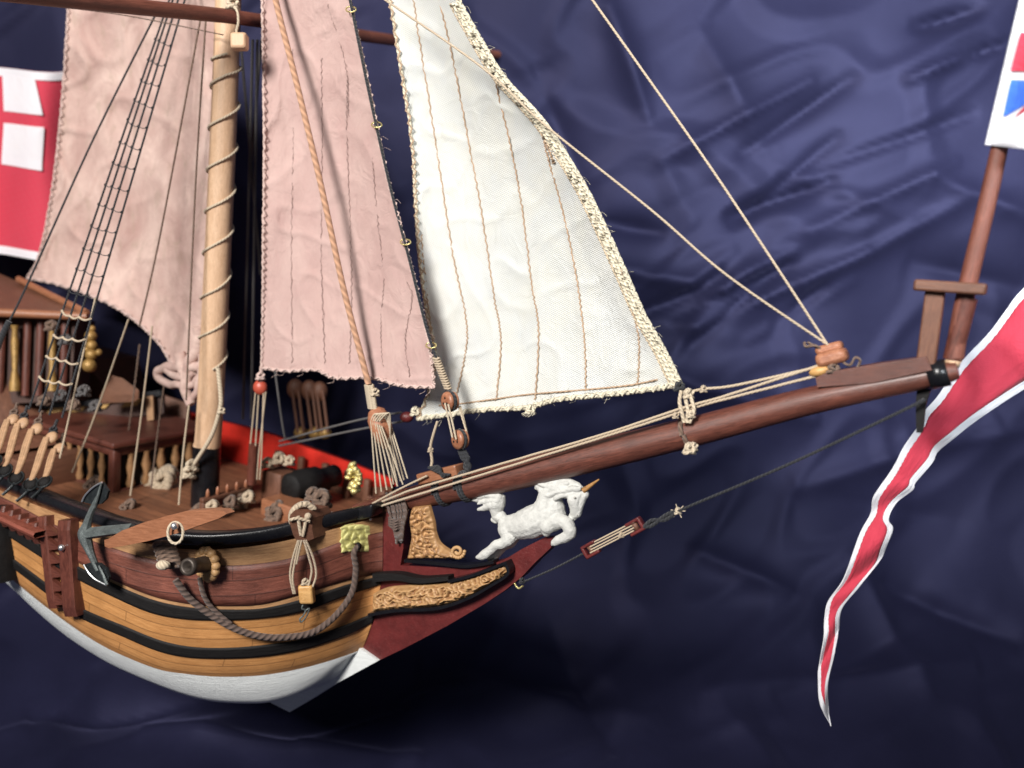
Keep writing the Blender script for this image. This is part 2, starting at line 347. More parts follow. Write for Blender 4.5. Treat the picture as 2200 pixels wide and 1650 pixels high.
# ------------------------------------------------------------------ the cloth behind and under the model
def backdrop():
    b = NB('navy_satin_cloth'); u, v, _ = sep(b)
    g = b.noise(b.tc.outputs['Object'], .12, 5, .6); f = b.noise(b.tc.outputs['Object'], 9, 5, .8)
    c = b.mix((.0095, .0098, .025), (.018, .0182, .046), b.ramp(g, [(.3, (0, 0, 0)), (.7, (1, 1, 1))])); c = b.mix(c, (.008, .008, .02), b.math('MULTIPLY', f, .7))
    wv = b.math('MULTIPLY', b.math('SINE', b.math('MULTIPLY', u, 26.)), b.math('SINE', b.math('MULTIPLY', v, 26.)))
    b.set(Base_Color=c, Roughness=.55, Sheen_Weight=.2, Sheen_Roughness=.35, Specular_IOR_Level=.22); b.b.inputs['Specular Tint'].default_value = (.55, .55, 1, 1); b.b.inputs['Sheen Tint'].default_value = (.4, .4, .8, 1)
    b.bump(f, .25, .04)
    creases = []      # (x0,y0,x1,y1,width,height) seen in the photograph, mapped onto the hanging sheet
    rnd = random.Random(3)
    for k in range(26):
        a = math.radians(rnd.uniform(-48, -15)); x = rnd.uniform(1350, 1750); y = rnd.uniform(330, 760); L = rnd.uniform(140, 420)
        creases.append((x, y, x+L*math.cos(a), y+L*math.sin(a), rnd.uniform(9, 30), rnd.uniform(-.9, .8)))
    creases += [(1330, 700, 1560, 590, 26, -1.6), (1560, 470, 1790, 390, 20, -1.5), (1230, 560, 1640, 640, 40, .9), (1960, 60, 2110, 20, 20, -1.2), (1930, 180, 2100, 110, 16, 1.), (2050, 130, 2180, 90, 12, -1.),
                (1300, 0, 1390, 260, 50, 1.4), (1290, 480, 1430, 500, 30, -1.2), (1500, 60, 1640, 330, 70, .8), (1150, 140, 1290, 500, 60, -1.), (1350, 780, 1750, 900, 60, 1.2), (1700, 1050, 2150, 900, 50, .9),
                (1480, 1180, 1700, 1280, 40, .8), (300, 1560, 900, 1640, 50, 1.0), (60, 1560, 420, 1500, 40, -1.), (900, 1420, 1400, 1560, 70, .9), (1500, 1500, 2100, 1420, 60, 1.), (1900, 1250, 2200, 1380, 40, -1.),
                (1830, 1180, 2000, 1500, 60, .8), (1180, 1330, 1330, 1640, 60, -.9), (640, 1600, 1000, 1500, 40, .8), (1980, 380, 2200, 470, 40, .9), (1950, 560, 2200, 620, 50, -.8)]
    for k in range(26):
        a = rnd.uniform(-.7, .5); x = rnd.uniform(0, 2100); y = rnd.uniform(-100, 1650); L = rnd.uniform(150, 500)
        creases.append((x, y, x+L*math.cos(a), y+L*math.sin(a), rnd.uniform(20, 60), rnd.uniform(-.6, .6)))
    prof = []; # (y, z) down the hanging part then forward along the table
    for k in range(430):
        t = k/429
        L = t*100
        if L < 42: y, z = 44-L*.05, 34-L
        elif L < 60:
            a = (L-42)/18*math.radians(86); r = 18/math.radians(86); y = 41.9-r*(1-math.cos(a)); z = -8-r*math.sin(a)
        else: a = math.radians(86); r = 18/a; y = 41.9-r*(1-math.cos(a))-(L-60); z = -8-r*math.sin(a)-(L-60)*.05
        prof.append(V((0, y, z)))
    nx = 520; rows = []; uvs = []
    for i, q in enumerate(prof):
        t = (prof[min(i+1, 429)]-prof[max(i-1, 0)]).normalized(); nn = V((1, 0, 0)).cross(t); nn = nn if nn.y < 0 or nn.z > 0 else -nn
        row = []; uv = []; ii = i; i = ii*.537
        for j in range(nx+1):
            x = -48+104*j/nx; p = V((x, q.y, q.z)); h = 0
            if p.dot(FW) > 8:
                X, Y = proj(p)
                if -300 < X < 2500 and -300 < Y < 1950:
                    for (x0, y0, x1, y1, wd, am) in creases:
                        dx, dy = x1-x0, y1-y0; l2 = dx*dx+dy*dy; t2 = ((X-x0)*dx+(Y-y0)*dy)/l2; tt = min(max(t2, 0), 1)
                        ex, ey = X-x0-dx*tt, Y-y0-dy*tt; d = math.hypot(ex, ey)
                        if d < wd*3: h += am*.85*math.exp(-math.sqrt((d/wd)**2+.008)*1.6)*(.35+.65*math.sin(math.pi*tt))*(1 if abs(t2-.5) < .5 else .5)
            h += .9*noise.noise(V((x*.07, i*.035, 0)))+.35*noise.noise(V((x*.22+i*.03, i*.06, 3)))
            h += .5*max(0, 1-abs(noise.noise(V((x*.10+i*.022, i*.05-x*.05, 7))))*7)*(.4+.6*noise.noise(V((x*.06, i*.03, 12))))+.18*max(0, 1-abs(noise.noise(V((x*.21+i*.05, i*.07, 17))))*6)
            row.append(p+nn*h); uv.append((x, ii*100/429))
        rows.append(row); uvs.append(uv)
    g = G().grid(rows, uvs)
    o = mk('backdrop_cloth', g, b.m, kind='structure', label='creased navy blue satin cloth hung behind and under the ship model')
backdrop()

# ------------------------------------------------------------------ hull
RT_ = [(823, 1088), (786, 1092), (647, 1123), (562, 1141), (471, 1150), (411, 1150), (350, 1143), (259, 1125), (175, 1097), (95, 1067), (20, 1037), (-120, 975)]
RB_ = [(823, 1110), (786, 1118), (653, 1153), (562, 1171), (471, 1180), (400, 1180), (350, 1174), (286, 1162), (175, 1122), (95, 1092), (20, 1062), (-120, 1000)]
C1 = [(822, 1142), (744, 1160), (653, 1192), (562, 1210), (471, 1215), (400, 1210), (327, 1201), (245, 1178), (164, 1148), (95, 1116), (20, 1075), (-120, 1010)]
C2 = [(821, 1229), (744, 1247), (653, 1274), (562, 1298), (471, 1301), (400, 1296), (327, 1280), (245, 1246), (164, 1206), (95, 1168), (20, 1122), (-120, 1040)]
W1T = [(820, 1236), (744, 1256), (653, 1286), (562, 1307), (471, 1309), (400, 1304), (327, 1288), (245, 1254), (164, 1214), (95, 1174), (20, 1128), (-120, 1046)]
W1B = [(818, 1254), (744, 1277), (653, 1311), (562, 1326), (471, 1330), (400, 1328), (327, 1315), (245, 1280), (164, 1240), (95, 1198), (20, 1150), (-120, 1064)]
W2T = [(808, 1314), (744, 1341), (653, 1371), (562, 1386), (471, 1392), (400, 1388), (340, 1374), (273, 1347), (164, 1300), (95, 1249), (20, 1193), (-120, 1092)]
W2B = [(800, 1336), (744, 1362), (653, 1392), (562, 1408), (471, 1412), (400, 1409), (340, 1396), (273, 1368), (164, 1319), (95, 1267), (20, 1210), (-120, 1105)]
WT = [(778, 1396), (714, 1418), (653, 1435), (562, 1451), (471, 1454), (400, 1448), (340, 1438), (245, 1400), (191, 1370), (136, 1332), (82, 1291), (20, 1240), (-120, 1125)]
BT = [(762, 1404), (700, 1456), (645, 1488), (600, 1504), (562, 1511), (471, 1509), (411, 1498), (350, 1477), (250, 1434), (191, 1400), (136, 1362), (82, 1316), (20, 1256), (-120, 1135)]
hull = thing('ship_hull', E(8, 0, -6), 'wooden model ship hull, honey planks with black wales over white bottom', 'ship hull')
NU = 150
def hcurve(pts, f, s0, n=NU):
    x1 = max(p[0] for p in pts)
    out = []
    for i in range(n+1):
        u = i/n; x = lerp(x1, -110, u**.95); out.append(HS(x, polyx(pts, x), f, s0))
    # soften small wobbles
    for _ in range(6): out = [out[0]]+[(out[k-1]+out[k]*2+out[k+1])/4 for k in range(1, n)]+[out[-1]]
    return out
cv = {}
for nm, pts, f, s0 in (('RT', RT_, 1.0, 0), ('RB', RB_, 1.0, 0), ('C1', C1, 1.005, 0), ('C2', C2, 1.02, .05), ('W1T', W1T, 1.02, .05), ('W1B', W1B, 1.02, .08), ('W2T', W2T, 1.0, .2), ('W2B', W2B, .995, .25), ('WT', WT, .95, .45), ('BT', BT, .80, .6)):
    cv[nm] = hcurve(pts, f, s0)
def band(name, a, b, mat, out=0., nv=6, bulge=.0, extra=None, label=None):
    a, b = cv[a], cv[b]; rows = []; uvs = []; L = 0; g = G()
    for i in range(NU+1):
        if i: L += (a[i]-a[i-1]).length
        p, q = a[i], b[i]; t = a[min(i+1, NU)]-a[max(i-1, 0)]; nn = t.cross(q-p).normalized()
        if nn.dot(-p) < 0: nn = -nn
        H = (q-p).length; row = []; uv = []
        pf = [(0, 0)]+[(k/nv, 1) for k in range(nv+1)]+[(1, 0)] if out else [(k/nv, 0) for k in range(nv+1)]
        for t2, o in pf:
            row.append(p.lerp(q, t2)+nn*(out*o-(.15 if (out and o == 0) else 0)+bulge*math.sin(math.pi*t2))); uv.append((L, t2*H))
        rows.append(row); uvs.append(uv)
    g.grid(rows, uvs); return mk(name, g, mat, hull, label=label)
band('top_plank', 'RB', 'C1', M['strip']); band('planking_band', 'C1', 'C2', M['band'], .03, label='red walnut band of planking')
band('thin_plank', 'C2', 'W1T', M['strip']); band('upper_wale', 'W1T', 'W1B', M['blackmat'], .07)
band('planking_band', 'W1B', 'W2T', M['plank'], label='honey coloured planking between the two black wales')
band('lower_wale', 'W2T', 'W2B', M['blackmat'], .07); band('planking_band', 'W2B', 'WT', M['plank'], label='lower honey planking above the white bottom', bulge=.05)
# white bottom, turning under towards the keel
rows = []; uvs = []; L = 0
for i in range(NU+1):
    p, q = cv['WT'][i], cv['BT'][i]; s, o, z = toE(q)
    if i: L += (cv['WT'][i]-cv['WT'][i-1]).length
    row = [p.lerp(q, t)+N*(.12*math.sin(math.pi*t)) for t in (0, .2, .4, .6, .8, 1)]
    row += [E(s, o*.8, z-.03*o), E(s, o*.5, z-.08*o), E(s, o*.1, z-.16*o)]
    rows.append(row); uvs.append([(L, k*.25) for k in range(len(row))])
mk('white_bottom', G().grid(rows, uvs), M['white'], hull)
rows = []; se, oe, ze = toE(cv['RT'][-1]); zb = toE(cv['BT'][-1])[2]
for k in range(22):
    s = se-.3+k*.9; f = (1-(k/21)**2.4*.55); w_ = oe*.97*f; up_ = 1.6*(k/21)**1.5+(2.2 if k > 3 else 0)
    rows.append([E(s, w_*q, lerp(zb-.8, ze-.1+up_, h)+.6*(k/21)*(1-h)) for q, h in ((0, -.15), (.35, -.1), (.75, 0), (.97, .3), (1, .6), (.96, 1), (-.96, 1), (-1, .6), (-.97, .3), (-.75, 0), (-.35, -.1), (0, -.15))])
mk('stern_planking', G().grid(rows, [[(i*.9, j*.8) for j in range(12)] for i in range(22)]), M['brown'], hull)
# cap rail: a moulding with depth inboard
rows = []; uvs = []; L = 0
for i in range(NU+1):
    p, q = cv['RT'][i], cv['RB'][i]; s, o, z = toE(p); oi = max(o-.42, -.1); oo = .09
    if i: L += (cv['RT'][i]-cv['RT'][i-1]).length
    pr = [(oi, -.12), (oi, .06), (oi+.12, .1), (o, .08), (o+oo*.8, .02), (o+oo, -.06), (o+oo, -.16), (o+oo*.6, -.24), (o, -.28)]
    H = (p-q).length/.36
    rows.append([E(s, a, z+b2*H*.9-.02) for a, b2 in pr]); uvs.append([(L, k*.12) for k in range(len(pr))])
mk('cap_rail', G().grid(rows, uvs), M['black'], hull)
# inner side of the near bulwark and the deck
ZD = -1.75
rows = []; uvs = []
for i in range(NU+1):
    s, o, z = toE(cv['RT'][i]); oi = max(o-.4, -.1); rows.append([E(s, oi, z), E(s, oi, (z+ZD)/2), E(s, oi, ZD-.1)]); uvs.append([(i*.2, 0), (i*.2, .5), (i*.2, 1.)])
mk('inner_bulwark', G().grid(rows, uvs), M['orange'], hull)
rows = []; uvs = []
for i in range(60):
    s = .3+i*.5; hw = hb(s)*1.0-.1; rows.append([E(s, hw*(k/10-1), ZD+.12*(1-(k/10-1)**2)) for k in range(21)]); uvs.append([(s, hw*(k/10-1)) for k in range(21)])
mk('deck', G().grid(rows, uvs), M['deck'], hull)
# far (port) bulwark: red above, brown below
PT = [(330, 868), (380, 880), (470, 904), (560, 927), (640, 955), (740, 990), (800, 1014), (842, 1030)]
PR = [(330, 965), (380, 975), (470, 985), (560, 1008), (640, 1030), (740, 1046), (800, 1046), (842, 1046)]
top = [HS(x, polyx(PT, x), 1, 0, -1) for x in range(330, 843, 8)]; mid = [HS(x, polyx(PR, x), .99, 0, -1) for x in range(330, 843, 8)]
def wall(cols, mat, nm, th=.25):
    g = G(); rows = []
    for c in cols:
        rows.append([c[0], c[1], c[1]-N*th, c[0]-N*th, c[0]])
    g.grid(rows, [[(i*.2, 0), (i*.2, .8), (i*.2, 1), (i*.2, 1.8), (i*.2, 2)] for i in range(len(rows))]); return mk(nm, g, mat, hull)
wall(list(zip(top, mid)), M['redpaint'], 'red_bulwark')
low = []
for q in mid:
    s, o, z = toE(q); low.append((q-Z*.003, E(s, o, ZD-.1)))
wall(low, M['brown'], 'far_waterway', .2)

# stem, keel and the knee of the head
def plate(pix, off, th, mat, nm, parent=None, **kw):
    g = G().prism([CL(x, y, off) for x, y in pix], -N*th); return mk(nm, g, mat, parent, smooth=False, **kw)
plate([(766, 1388), (812, 1420), (716, 1472), (660, 1508), (622, 1530), (578, 1508), (640, 1480), (700, 1440)], .35, .5, M['white'], 'keel_foot', hull)
plate([(815, 1100), (870, 1092), (866, 1180), (860, 1215), (1010, 1222), (1080, 1205), (1120, 1180), (1160, 1160), (1186, 1158), (1184, 1176), (1150, 1208), (1120, 1240), (1085, 1268), (1040, 1298), (960, 1345), (870, 1392), (812, 1420), (768, 1388), (800, 1330), (815, 1250)], .24, .45, M['oxblood'], 'beak_knee', hull)
def strip(pts, w0, w1, off, mat, nm, th=.15, parent=hull):
    sp = spline(pts, 6); n = len(sp); a = []; b = []
    for i, p in enumerate(sp):
        t = (sp[min(i+1, n-1)]-sp[max(i-1, 0)]).normalized(); q = V((-t.y, t.x, 0)); w2 = lerp(w0, w1, i/(n-1))/2
        a.append(p+q*w2); b.append(p-q*w2)
    return mk(nm, G().prism([CL(p.x, p.y, off) for p in a+b[::-1]], -N*th), mat, parent)
strip([(800, 1242), (850, 1240), (900, 1248), (963, 1243)], 18, 9, .55, M['blackmat'], 'head_rail', .35)
strip([(790, 1322), (850, 1312), (935, 1308), (1000, 1288), (1055, 1258), (1090, 1234), (1086, 1212)], 7, 6, .58, M['black'], 'head_rail', .3)
strip([(962, 1250), (1010, 1238), (1060, 1220), (1088, 1209)], 7, 6, .58, M['black'], 'head_rail', .3)
strip([(868, 1205), (930, 1210), (1000, 1217), (1060, 1208)], 7, 6, .40, M['black'], 'head_rail', .3)
def carving(topc, botc, off, nm, nu=220, nv=44, amp=.2, mat='carve', seed=0, fr=4.2):
    rows = []; uvs = []
    for i in range(nu+1):
        u = i/nu; a = topc(u); b = botc(u); row = []
        for j in range(nv+1):
            v = j/nv; x, y = lerp(a[0], b[0], v), lerp(a[1], b[1], v); p = CL(x, y, off); q = p*fr*.8+V((seed, 0, 0))
            edge = min(1, min(u, 1-u)*14, min(v, 1-v)*6)
            h = noise.voronoi(q)[0]; hh = (h[1]-h[0]); nn = noise.noise(q*1.7)
            sw = math.sin(9*hh+nn*5)*.5+.5
            row.append(p+N*(amp*edge*(.35+.65*sw)+(0 if edge > 0 else -.1)))
        rows.append(row); uvs.append([(u*3, j/nv) for j in range(nv+1)])
    return mk(nm, G().grid(rows, uvs), M[mat], hull)
def pc(pts):
    sp = spline(pts, 10)
    def f(u):
        k = min(int(u*(len(sp)-1)), len(sp)-2); t = u*(len(sp)-1)-k; p = sp[k].lerp(sp[k+1], t); return p.x, p.y
    return f
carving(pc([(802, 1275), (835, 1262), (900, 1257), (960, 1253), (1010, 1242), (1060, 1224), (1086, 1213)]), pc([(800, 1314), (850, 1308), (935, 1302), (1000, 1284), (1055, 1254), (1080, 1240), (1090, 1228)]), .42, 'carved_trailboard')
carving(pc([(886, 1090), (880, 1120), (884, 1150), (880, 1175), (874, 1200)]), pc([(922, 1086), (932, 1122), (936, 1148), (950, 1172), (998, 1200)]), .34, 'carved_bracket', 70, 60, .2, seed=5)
g = G()
for k in range(26):
    a = k*.35; r = 15-k*.45; p = CL(983+r*math.cos(a), 1185+r*math.sin(a), .45); g.ball(p, .055, 5)
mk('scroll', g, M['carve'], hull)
# hawse plate
hp = [HS(x, y, 1.02) for x, y in ((735, 1135), (762, 1127), (793, 1127), (795, 1150), (797, 1180), (770, 1180), (762, 1170), (750, 1186), (737, 1188))]
rows = []
for i in range(25):
    r = []
    for j in range(25):
        x = 735+60*i/24+random.uniform(-1, 1)*(i in (0, 24)); y = 1130+58*j/24-4*math.sin(i/24*3)
        p = HS(x, y, 1.02); d = math.hypot(x-771, y-1172)
        v = noise.voronoi(p*4.5)[0]; r.append(p+N*(.07+.10*min(1, (v[1]-v[0])*2.2)-(.25 if d < 7 else 0)-(.25 if min(i, j, 24-i, 24-j) == 0 else 0)))
    rows.append(r)
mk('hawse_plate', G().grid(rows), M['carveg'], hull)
c = HS(771, 1172, 1.02); mk('hawse_hole', G().lathe(c+N*.02, N, [(0, .001), (.02, .13), (.12, .13), (.13, .10)], 18), M['blackmat'], hull)
# saw-toothed boarding ladder and the dark skid beside it
g = G()
def hp2(x, y, o=.0): return HS(x, y, 1.03)+N*o
def post(x0, y0, x1, y1, wd, out, g, n=8):
    rows = []
    for k in range(n+1):
        t = k/n; x, y = lerp(x0, x1, t), lerp(y0, y1, t); r = []
        e = .7 if k in (0, n) else 1
        for dx, oo in ((-1, -.2), (-1, out*.8*e), (-.7, out*e), (.7, out*e), (1, out*.8*e), (1, -.2)): r.append(hp2(x+dx*wd/2, y, 0)+N*oo)
        rows.append(r)
    g.grid(rows, [[(k*.3, j*.15) for j in range(6)] for k in range(n+1)])
    for R, rev in ((rows[0], 0), (rows[-1], 1)):
        b = len(g.v); g.v += R; g.uv += [(0, 0)]*6; ix = list(range(b, b+6)); g.flat.add(len(g.f)); g.f.append(tuple(ix[::-1] if rev else ix))
lad = thing('boarding_ladder', HS(120, 1320, 1.03), 'dark red ladder with saw-toothed steps fixed to the hull side beside anchor', 'ladder')
g = G(); post(146, 1116, 160, 1322, 27, .2, g, 10); mk('stile', g, M['mahog'], lad, smooth=False)
g = G(); post(98, 1108, 120, 1305, 17, .17, g, 10); mk('stile', g, M['mahog'], lad, smooth=False)
for k in range(6):
    x = 100+k*3.4; y = 1122+k*29.5
    g = G().prism([hp2(*q, .02)+N*.12 for q in ((x-4, y), (x+6, y+3), (x+34, y+25), (x+24, y+27), (x, y+29))], -N*.14); mk('step', g, M['mahog'], lad, smooth=False)
g = G(); post(3, 1085, 8, 1248, 30, .4, g, 8); mk('hull_skid', g, M['blackmat'], None, label='black vertical skid timber on the hull near the deadeyes', cat='timber')
mk('ladder_pin', G().ball(hp2(150, 1172, .26), .1, 8), M['pin'], lad)

# ------------------------------------------------------------------ bowsprit and its fittings
bsA, bsB = CL(775, 1099, 0), CL(2056, 806, 0)
def bs(t): return bsA.lerp(bsB, t)
def bst(x):   # parameter of the bowsprit axis below picture column x
    lo, hi = 0., 1.
    for _ in range(30):
        m = (lo+hi)/2
        if proj(bs(m))[0] < x: lo = m
        else: hi = m
    return lo
# centre line measured: (860,1078) (1050,1034) (1500,926) (2000,808)
bx = [(770, 1100), (860, 1076), (1050, 1034), (1280, 978), (1500, 925), (1750, 858), (2000, 808), (2052, 797)]
bw = [(770, 40), (860, 48), (1050, 62), (1280, 68), (1500, 65), (1750, 60), (2000, 50), (2060, 44)]
BSX = [770+(2058-770)*k/50 for k in range(51)]
BSP = [CL(x, polyx(bx, x)) for x in BSX]
for _ in range(10): BSP = [BSP[0]]+[(BSP[k-1]+BSP[k]+BSP[k+1])/3 for k in range(1, 50)]+[BSP[-1]]
def bsr(x): return polyx(bw, x)/2*CL(x, polyx(bx, x)).dot(FW)/F
def bsp(x):
    k = (x-770)/(2058-770)*50; i = min(max(int(k), 0), 49); return BSP[i].lerp(BSP[i+1], k-i)
AX = (BSP[-1]-BSP[0]).normalized(); BU = N.cross(AX); BU = BU if BU.z > 0 else -BU
bow = thing('bowsprit', BSP[0], 'long dark red bowsprit spar running out over the unicorn', 'bowsprit')
mk('spar', G().tube(BSP, lambda t: bsr(770+t*1288)*(1 if t < .985 else .8), 28), M['spar'], bow)
def ring(g, x, k, rr, turns=1, pitch=.09, n=26, lean=0):
    c = bsp(x); r = bsr(x)+k; pts = []
    for i in range(int(n*turns)+1):
        a = 2*math.pi*i/n; pts.append(c+AX*(pitch*i/n+lean*math.sin(a))+N*(r*math.cos(a))+BU*(r*math.sin(a)))
    g.tube(pts, rr, 8)
g = G(); ring(g, 948, .03, .045, 2.6, .085); mk('collar', g, M['rb'], bow)
g = G(); ring(g, 996, .03, .05, 2.6, .1); mk('collar', g, M['rb'], bow)
g = G().lathe(bsp(1998), AX, [(-.02, .2), (-.02, bsr(2000)+.05), (.36, bsr(2000)+.05), (.38, .2)], 26); mk('end_band', g, M['black'], bow)
def obox(nm, x0, y0, x1, y1, hpx, dep, mat, parent, off=0, bev=.04, **kw):
    a, b2 = CL(x0, y0, off), CL(x1, y1, off); d = (b2-a); L = d.length; d.normalize(); u = N.cross(d); k = a.dot(FW)/F
    return mk(nm, G().box((a+b2)/2, (d, u, N), (L/2, hpx*k/2, dep/2), bev), mat, parent, **kw)
obox('saddle_block', 906, 1028, 990, 1008, 24, .5, M['orange'], bow)
g = G().prism([CL(x, y, .3) for x, y in ((1756, 832), (1752, 812), (1775, 800), (1880, 782), (1990, 766), (2002, 795), (1880, 822))], -N*.6); mk('heel_chock', g, M['spar'], bow, smooth=False)
g = G(); c = CL(848, 1090)
for k in range(7):
    dx = k*6+random.uniform(-1.5, 1.5); pts = [CL(832+dx, 1078-k*1., .33), CL(838+dx, 1100, .48), CL(846+dx*.6, 1130, .45), CL(852+dx*.35, 1158, .40), CL(850+dx*.3, 1164, -.2), CL(840+dx, 1090, -.45), CL(832+dx, 1064-k, -.1), CL(832+dx, 1062-k, .1), CL(832+dx, 1078-k, .33)]
    g.tube(spline(pts, 6), .05, 7)
for k in range(4): g.tube(pathCL([(836, 1112+k*5, .5), (850, 1120+k*6, .56), (866-k*2, 1116+k*5, .46)], 0, 5), .045, 7)
for k in range(3): g.tube(pathCL([(876-k*6, 1094, .4), (866-k*3, 1125, .46), (852, 1160+k*4, .42)], 0, 6), .045, 7)
mk('gammoning', g, M['rc'], None, label='grey brown rope lashing that binds the bowsprit to the stem knee', cat='rope lashing')
# crosstree post, cap and jackstaff at the tip
post_ = obox('spritsail_post', 1988, 792, 2010, 625, 38, .34, M['brown'], None, 0, .04, label='short square brown post standing on the bowsprit end', cat='post')
obox('post_cap', 1966, 612, 2120, 622, 24, .75, M['brown'], None, 0, .05, label='flat dark cap board joining the post and the jackstaff', cat='cap board')
js = thing('jackstaff', CL(2046, 785), 'slim round red brown staff standing behind the cap carrying the jack', 'flagstaff')
mk('pole', G().tube(pathCL([(2050, 768, -.1), (2072, 645), (2120, 440), (2150, 305), (2185, 130), (2225, -60)], -.1), lambda t: .195-.05*t, 18), M['yard'], js)
mk('foot', G().lathe(CL(2044, 788, -.1), CL(2052, 760, -.1)-CL(2044, 788, -.1), [(0, .05), (.02, .15), (.2, .17), (.22, .05)], 16), M['mast'], js)
mk('lower_sleeve', G().tube(pathCL([(2046, 772), (2078, 640)], -.1), (.19, .205), 18), M['mahog'], js)

# ------------------------------------------------------------------ ropes
def rope(name, pts, r, mat, label, cat, group=None, n=8, knots=(), seg=10, rough=0, **kw):
    g = G(); P = spline(pts, seg) if len(pts) > 2 else [V(pts[0]).lerp(V(pts[1]), k/24) for k in range(25)]
    if rough: P = [p+V([random.uniform(-1, 1)*rough for _ in range(3)]) for p in P]
    g.tube(P, r, n)
    for kp, kr in knots: knot(g, kp, kr)
    return mk(name, g, mat, None, label=label, cat=cat, group=group, **kw)
def knot(g, c, r, turns=3):
    pts = [V(c)+V((math.cos(a*1.9)*r*.7+math.sin(a*3.1)*r*.25, math.sin(a*2.3)*r*.6, math.cos(a*1.3+1)*r*.75)) for a in [k*.35 for k in range(int(18*turns/2))]]
    g.tube(pts, r*.33, 6)
def sagline(a, b, sag, n=14):
    return [a.lerp(b, k/n)-Z*(sag*4*(k/n)*(1-k/n)) for k in range(n+1)]
# twin lines along the top of the bowsprit
rope('traveller_line', [CL(775, 1097, .45), CL(850, 1066, .5), CL(900, 1048, .5), CL(1100, 990, .5), CL(1300, 932, .5), CL(1462, 878, .45), CL(1560, 850, .3), CL(1770, 782, .2)], .034, M['rt'], 'tan line lying along the bowsprit top from the rail to the tip block', 'rope', rough=.003)
rope('traveller_line', [CL(780, 1099, .5), CL(900, 1062, .55), CL(1100, 1000, .55), CL(1300, 938, .5), CL(1440, 893, .45), CL(1500, 873, .35), CL(1760, 806, .2)], .034, M['rt'], 'lower tan line close against the bowsprit, knotted at the rope ring', 'rope', knots=((CL(1452, 893, .5), .08),), rough=.003)
rope('outhaul_line', [CL(1468, 846, .2), CL(1510, 836, .2), CL(1580, 828, .2), CL(1760, 788, .2)], .035, M['rt'], 'short tan line from the white sail corner to the tip block', 'rope', knots=((CL(1512, 836, .25), .09),))
rope('inner_line', [CL(800, 1082, .5), CL(860, 1050, .4), CL(918, 1022, .35)], .03, M['rt'], 'short tan line rising from the rail to the small brown block on the bowsprit', 'rope')
# rope ring (traveller) around the bowsprit
tr = thing('rope_ring', bsp(1478), 'knotted tan rope ring around the bowsprit under the white sail corner', 'rope ring')
g = G(); ring(g, 1478, .05, .055, 1.0, .05); mk('loop', g, M['rg'], tr)
g = G()
for dx in (-14, 0, 13): g.tube(pathCL([(1472+dx*.6, 840, .3), (1474+dx, 862, .42), (1478+dx, 882, .48), (1476+dx*.4, 908, .48)], 0, 6), .05, 7)
knot(g, CL(1480, 846, .35), .13); knot(g, CL(1486, 890, .5), .1); mk('lashing', g, M['rp'], tr)
g = G(); knot(g, CL(1482, 964, .42), .15, 4); knot(g, CL(1490, 960, .35), .11, 3); mk('knot', g, M['rp'], tr)
# tip block with forestay ends
tb = thing('tip_block', CL(1785, 790), 'split red brown block lashed on the bowsprit chock where two stays meet', 'block')
g = G().box(CL(1788, 768, .1), (AX, BU, N), (.34, .16, .26), .1); g.box(CL(1782, 748, -.05), (AX, BU, N), (.30, .11, .2), .08); mk('shell', g, M['pear'], tb)
mk('lower_cheek', G().ball(CL(1762, 797, .2), (.26, .14, .12), 8, (AX, N, BU)), M['tanblock'], tb)
g = G(); knot(g, CL(1790, 790, .2), .14, 4); g.tube(pathCL([(1808, 775, .2), (1825, 785, .3), (1838, 768, .3), (1848, 775, .25), (1842, 790, .2)], 0, 6), .03, 6)
g.tube(pathCL([(1765, 750, .1), (1748, 742, .2), (1732, 745, .15), (1728, 735, .1)], 0, 6), .035, 6); g.tube(pathCL([(1752, 745, .1), (1735, 735, .2)], 0, 4), .03, 6); mk('lashing', g, M['rg'], tb)
rope('topmast_stay', [CL(1776, 738, .05), CL(1640, 530), CL(1520, 350), CL(1390, 165), CL(1255, -25), CL(1180, -130)], .03, M['rt'], 'steeper tan stay crossing the bare navy cloth to the tip block', 'stay')
rope('jib_stay', [CL(1780, 742, .1), CL(1560, 590, .5), CL(1400, 452, .5), CL(1170, 268, .6), CL(1060, 165, .6), CL(960, 90, .6), CL(835, 5, .6), CL(700, -90, .6)], .029, M['rt'], 'flatter tan stay passing in front of the white sail to the tip block', 'stay')
# bobstay with two small hearts
bo = thing('bobstay', CL(1120, 1250), 'black bobstay rope under the bowsprit with a ring and hook at the knee', 'bobstay')
mk('upper_rope', G().tube(pathCL([(1975, 862, .1), (1960, 872, .15), (1700, 995, .2), (1480, 1088, .2), (1458, 1098, .2), (1385, 1128, .15)], 0, 10), .036, 8), M['rb'], bo)
g = G()
for s_ in (-1, 1): g.tube(pathCL([(1458, 1096, .2), (1430, 1112+s_*5, .2), (1400, 1124-s_*6, .2), (1380, 1134+s_*3, .2)], 0, 5), .05, 7)
mk('splice', g, M['rb'], bo)
mk('lower_rope', G().tube(pathCL([(1252, 1190, .15), (1190, 1222, .15), (1125, 1250, .2)], 0, 8), .028, 7), M['rb'], bo)
g = G(); knot(g, CL(1457, 1098, .2), .09); 
for a in range(6): g.tube([CL(1457, 1098, .2), CL(1457+16*math.cos(a*1.1), 1098+16*math.sin(a*1.1), .2)], .012, 5)
mk('seizing', g, M['rp'], bo)
mk('hook', G().tube(pathCL([(1122, 1245, .2), (1110, 1242, .2), (1106, 1253, .2), (1114, 1264, .2), (1124, 1258, .2)], 0, 6), .03, 7), M['brass'], bo)
g = G(); knot(g, CL(1122, 1248, .25), .08); mk('eye_seizing', g, M['rb'], bo)
bd = (CL(1360, 1130, .15)-CL(1275, 1178, .15)).normalized(); bu = N.cross(bd)
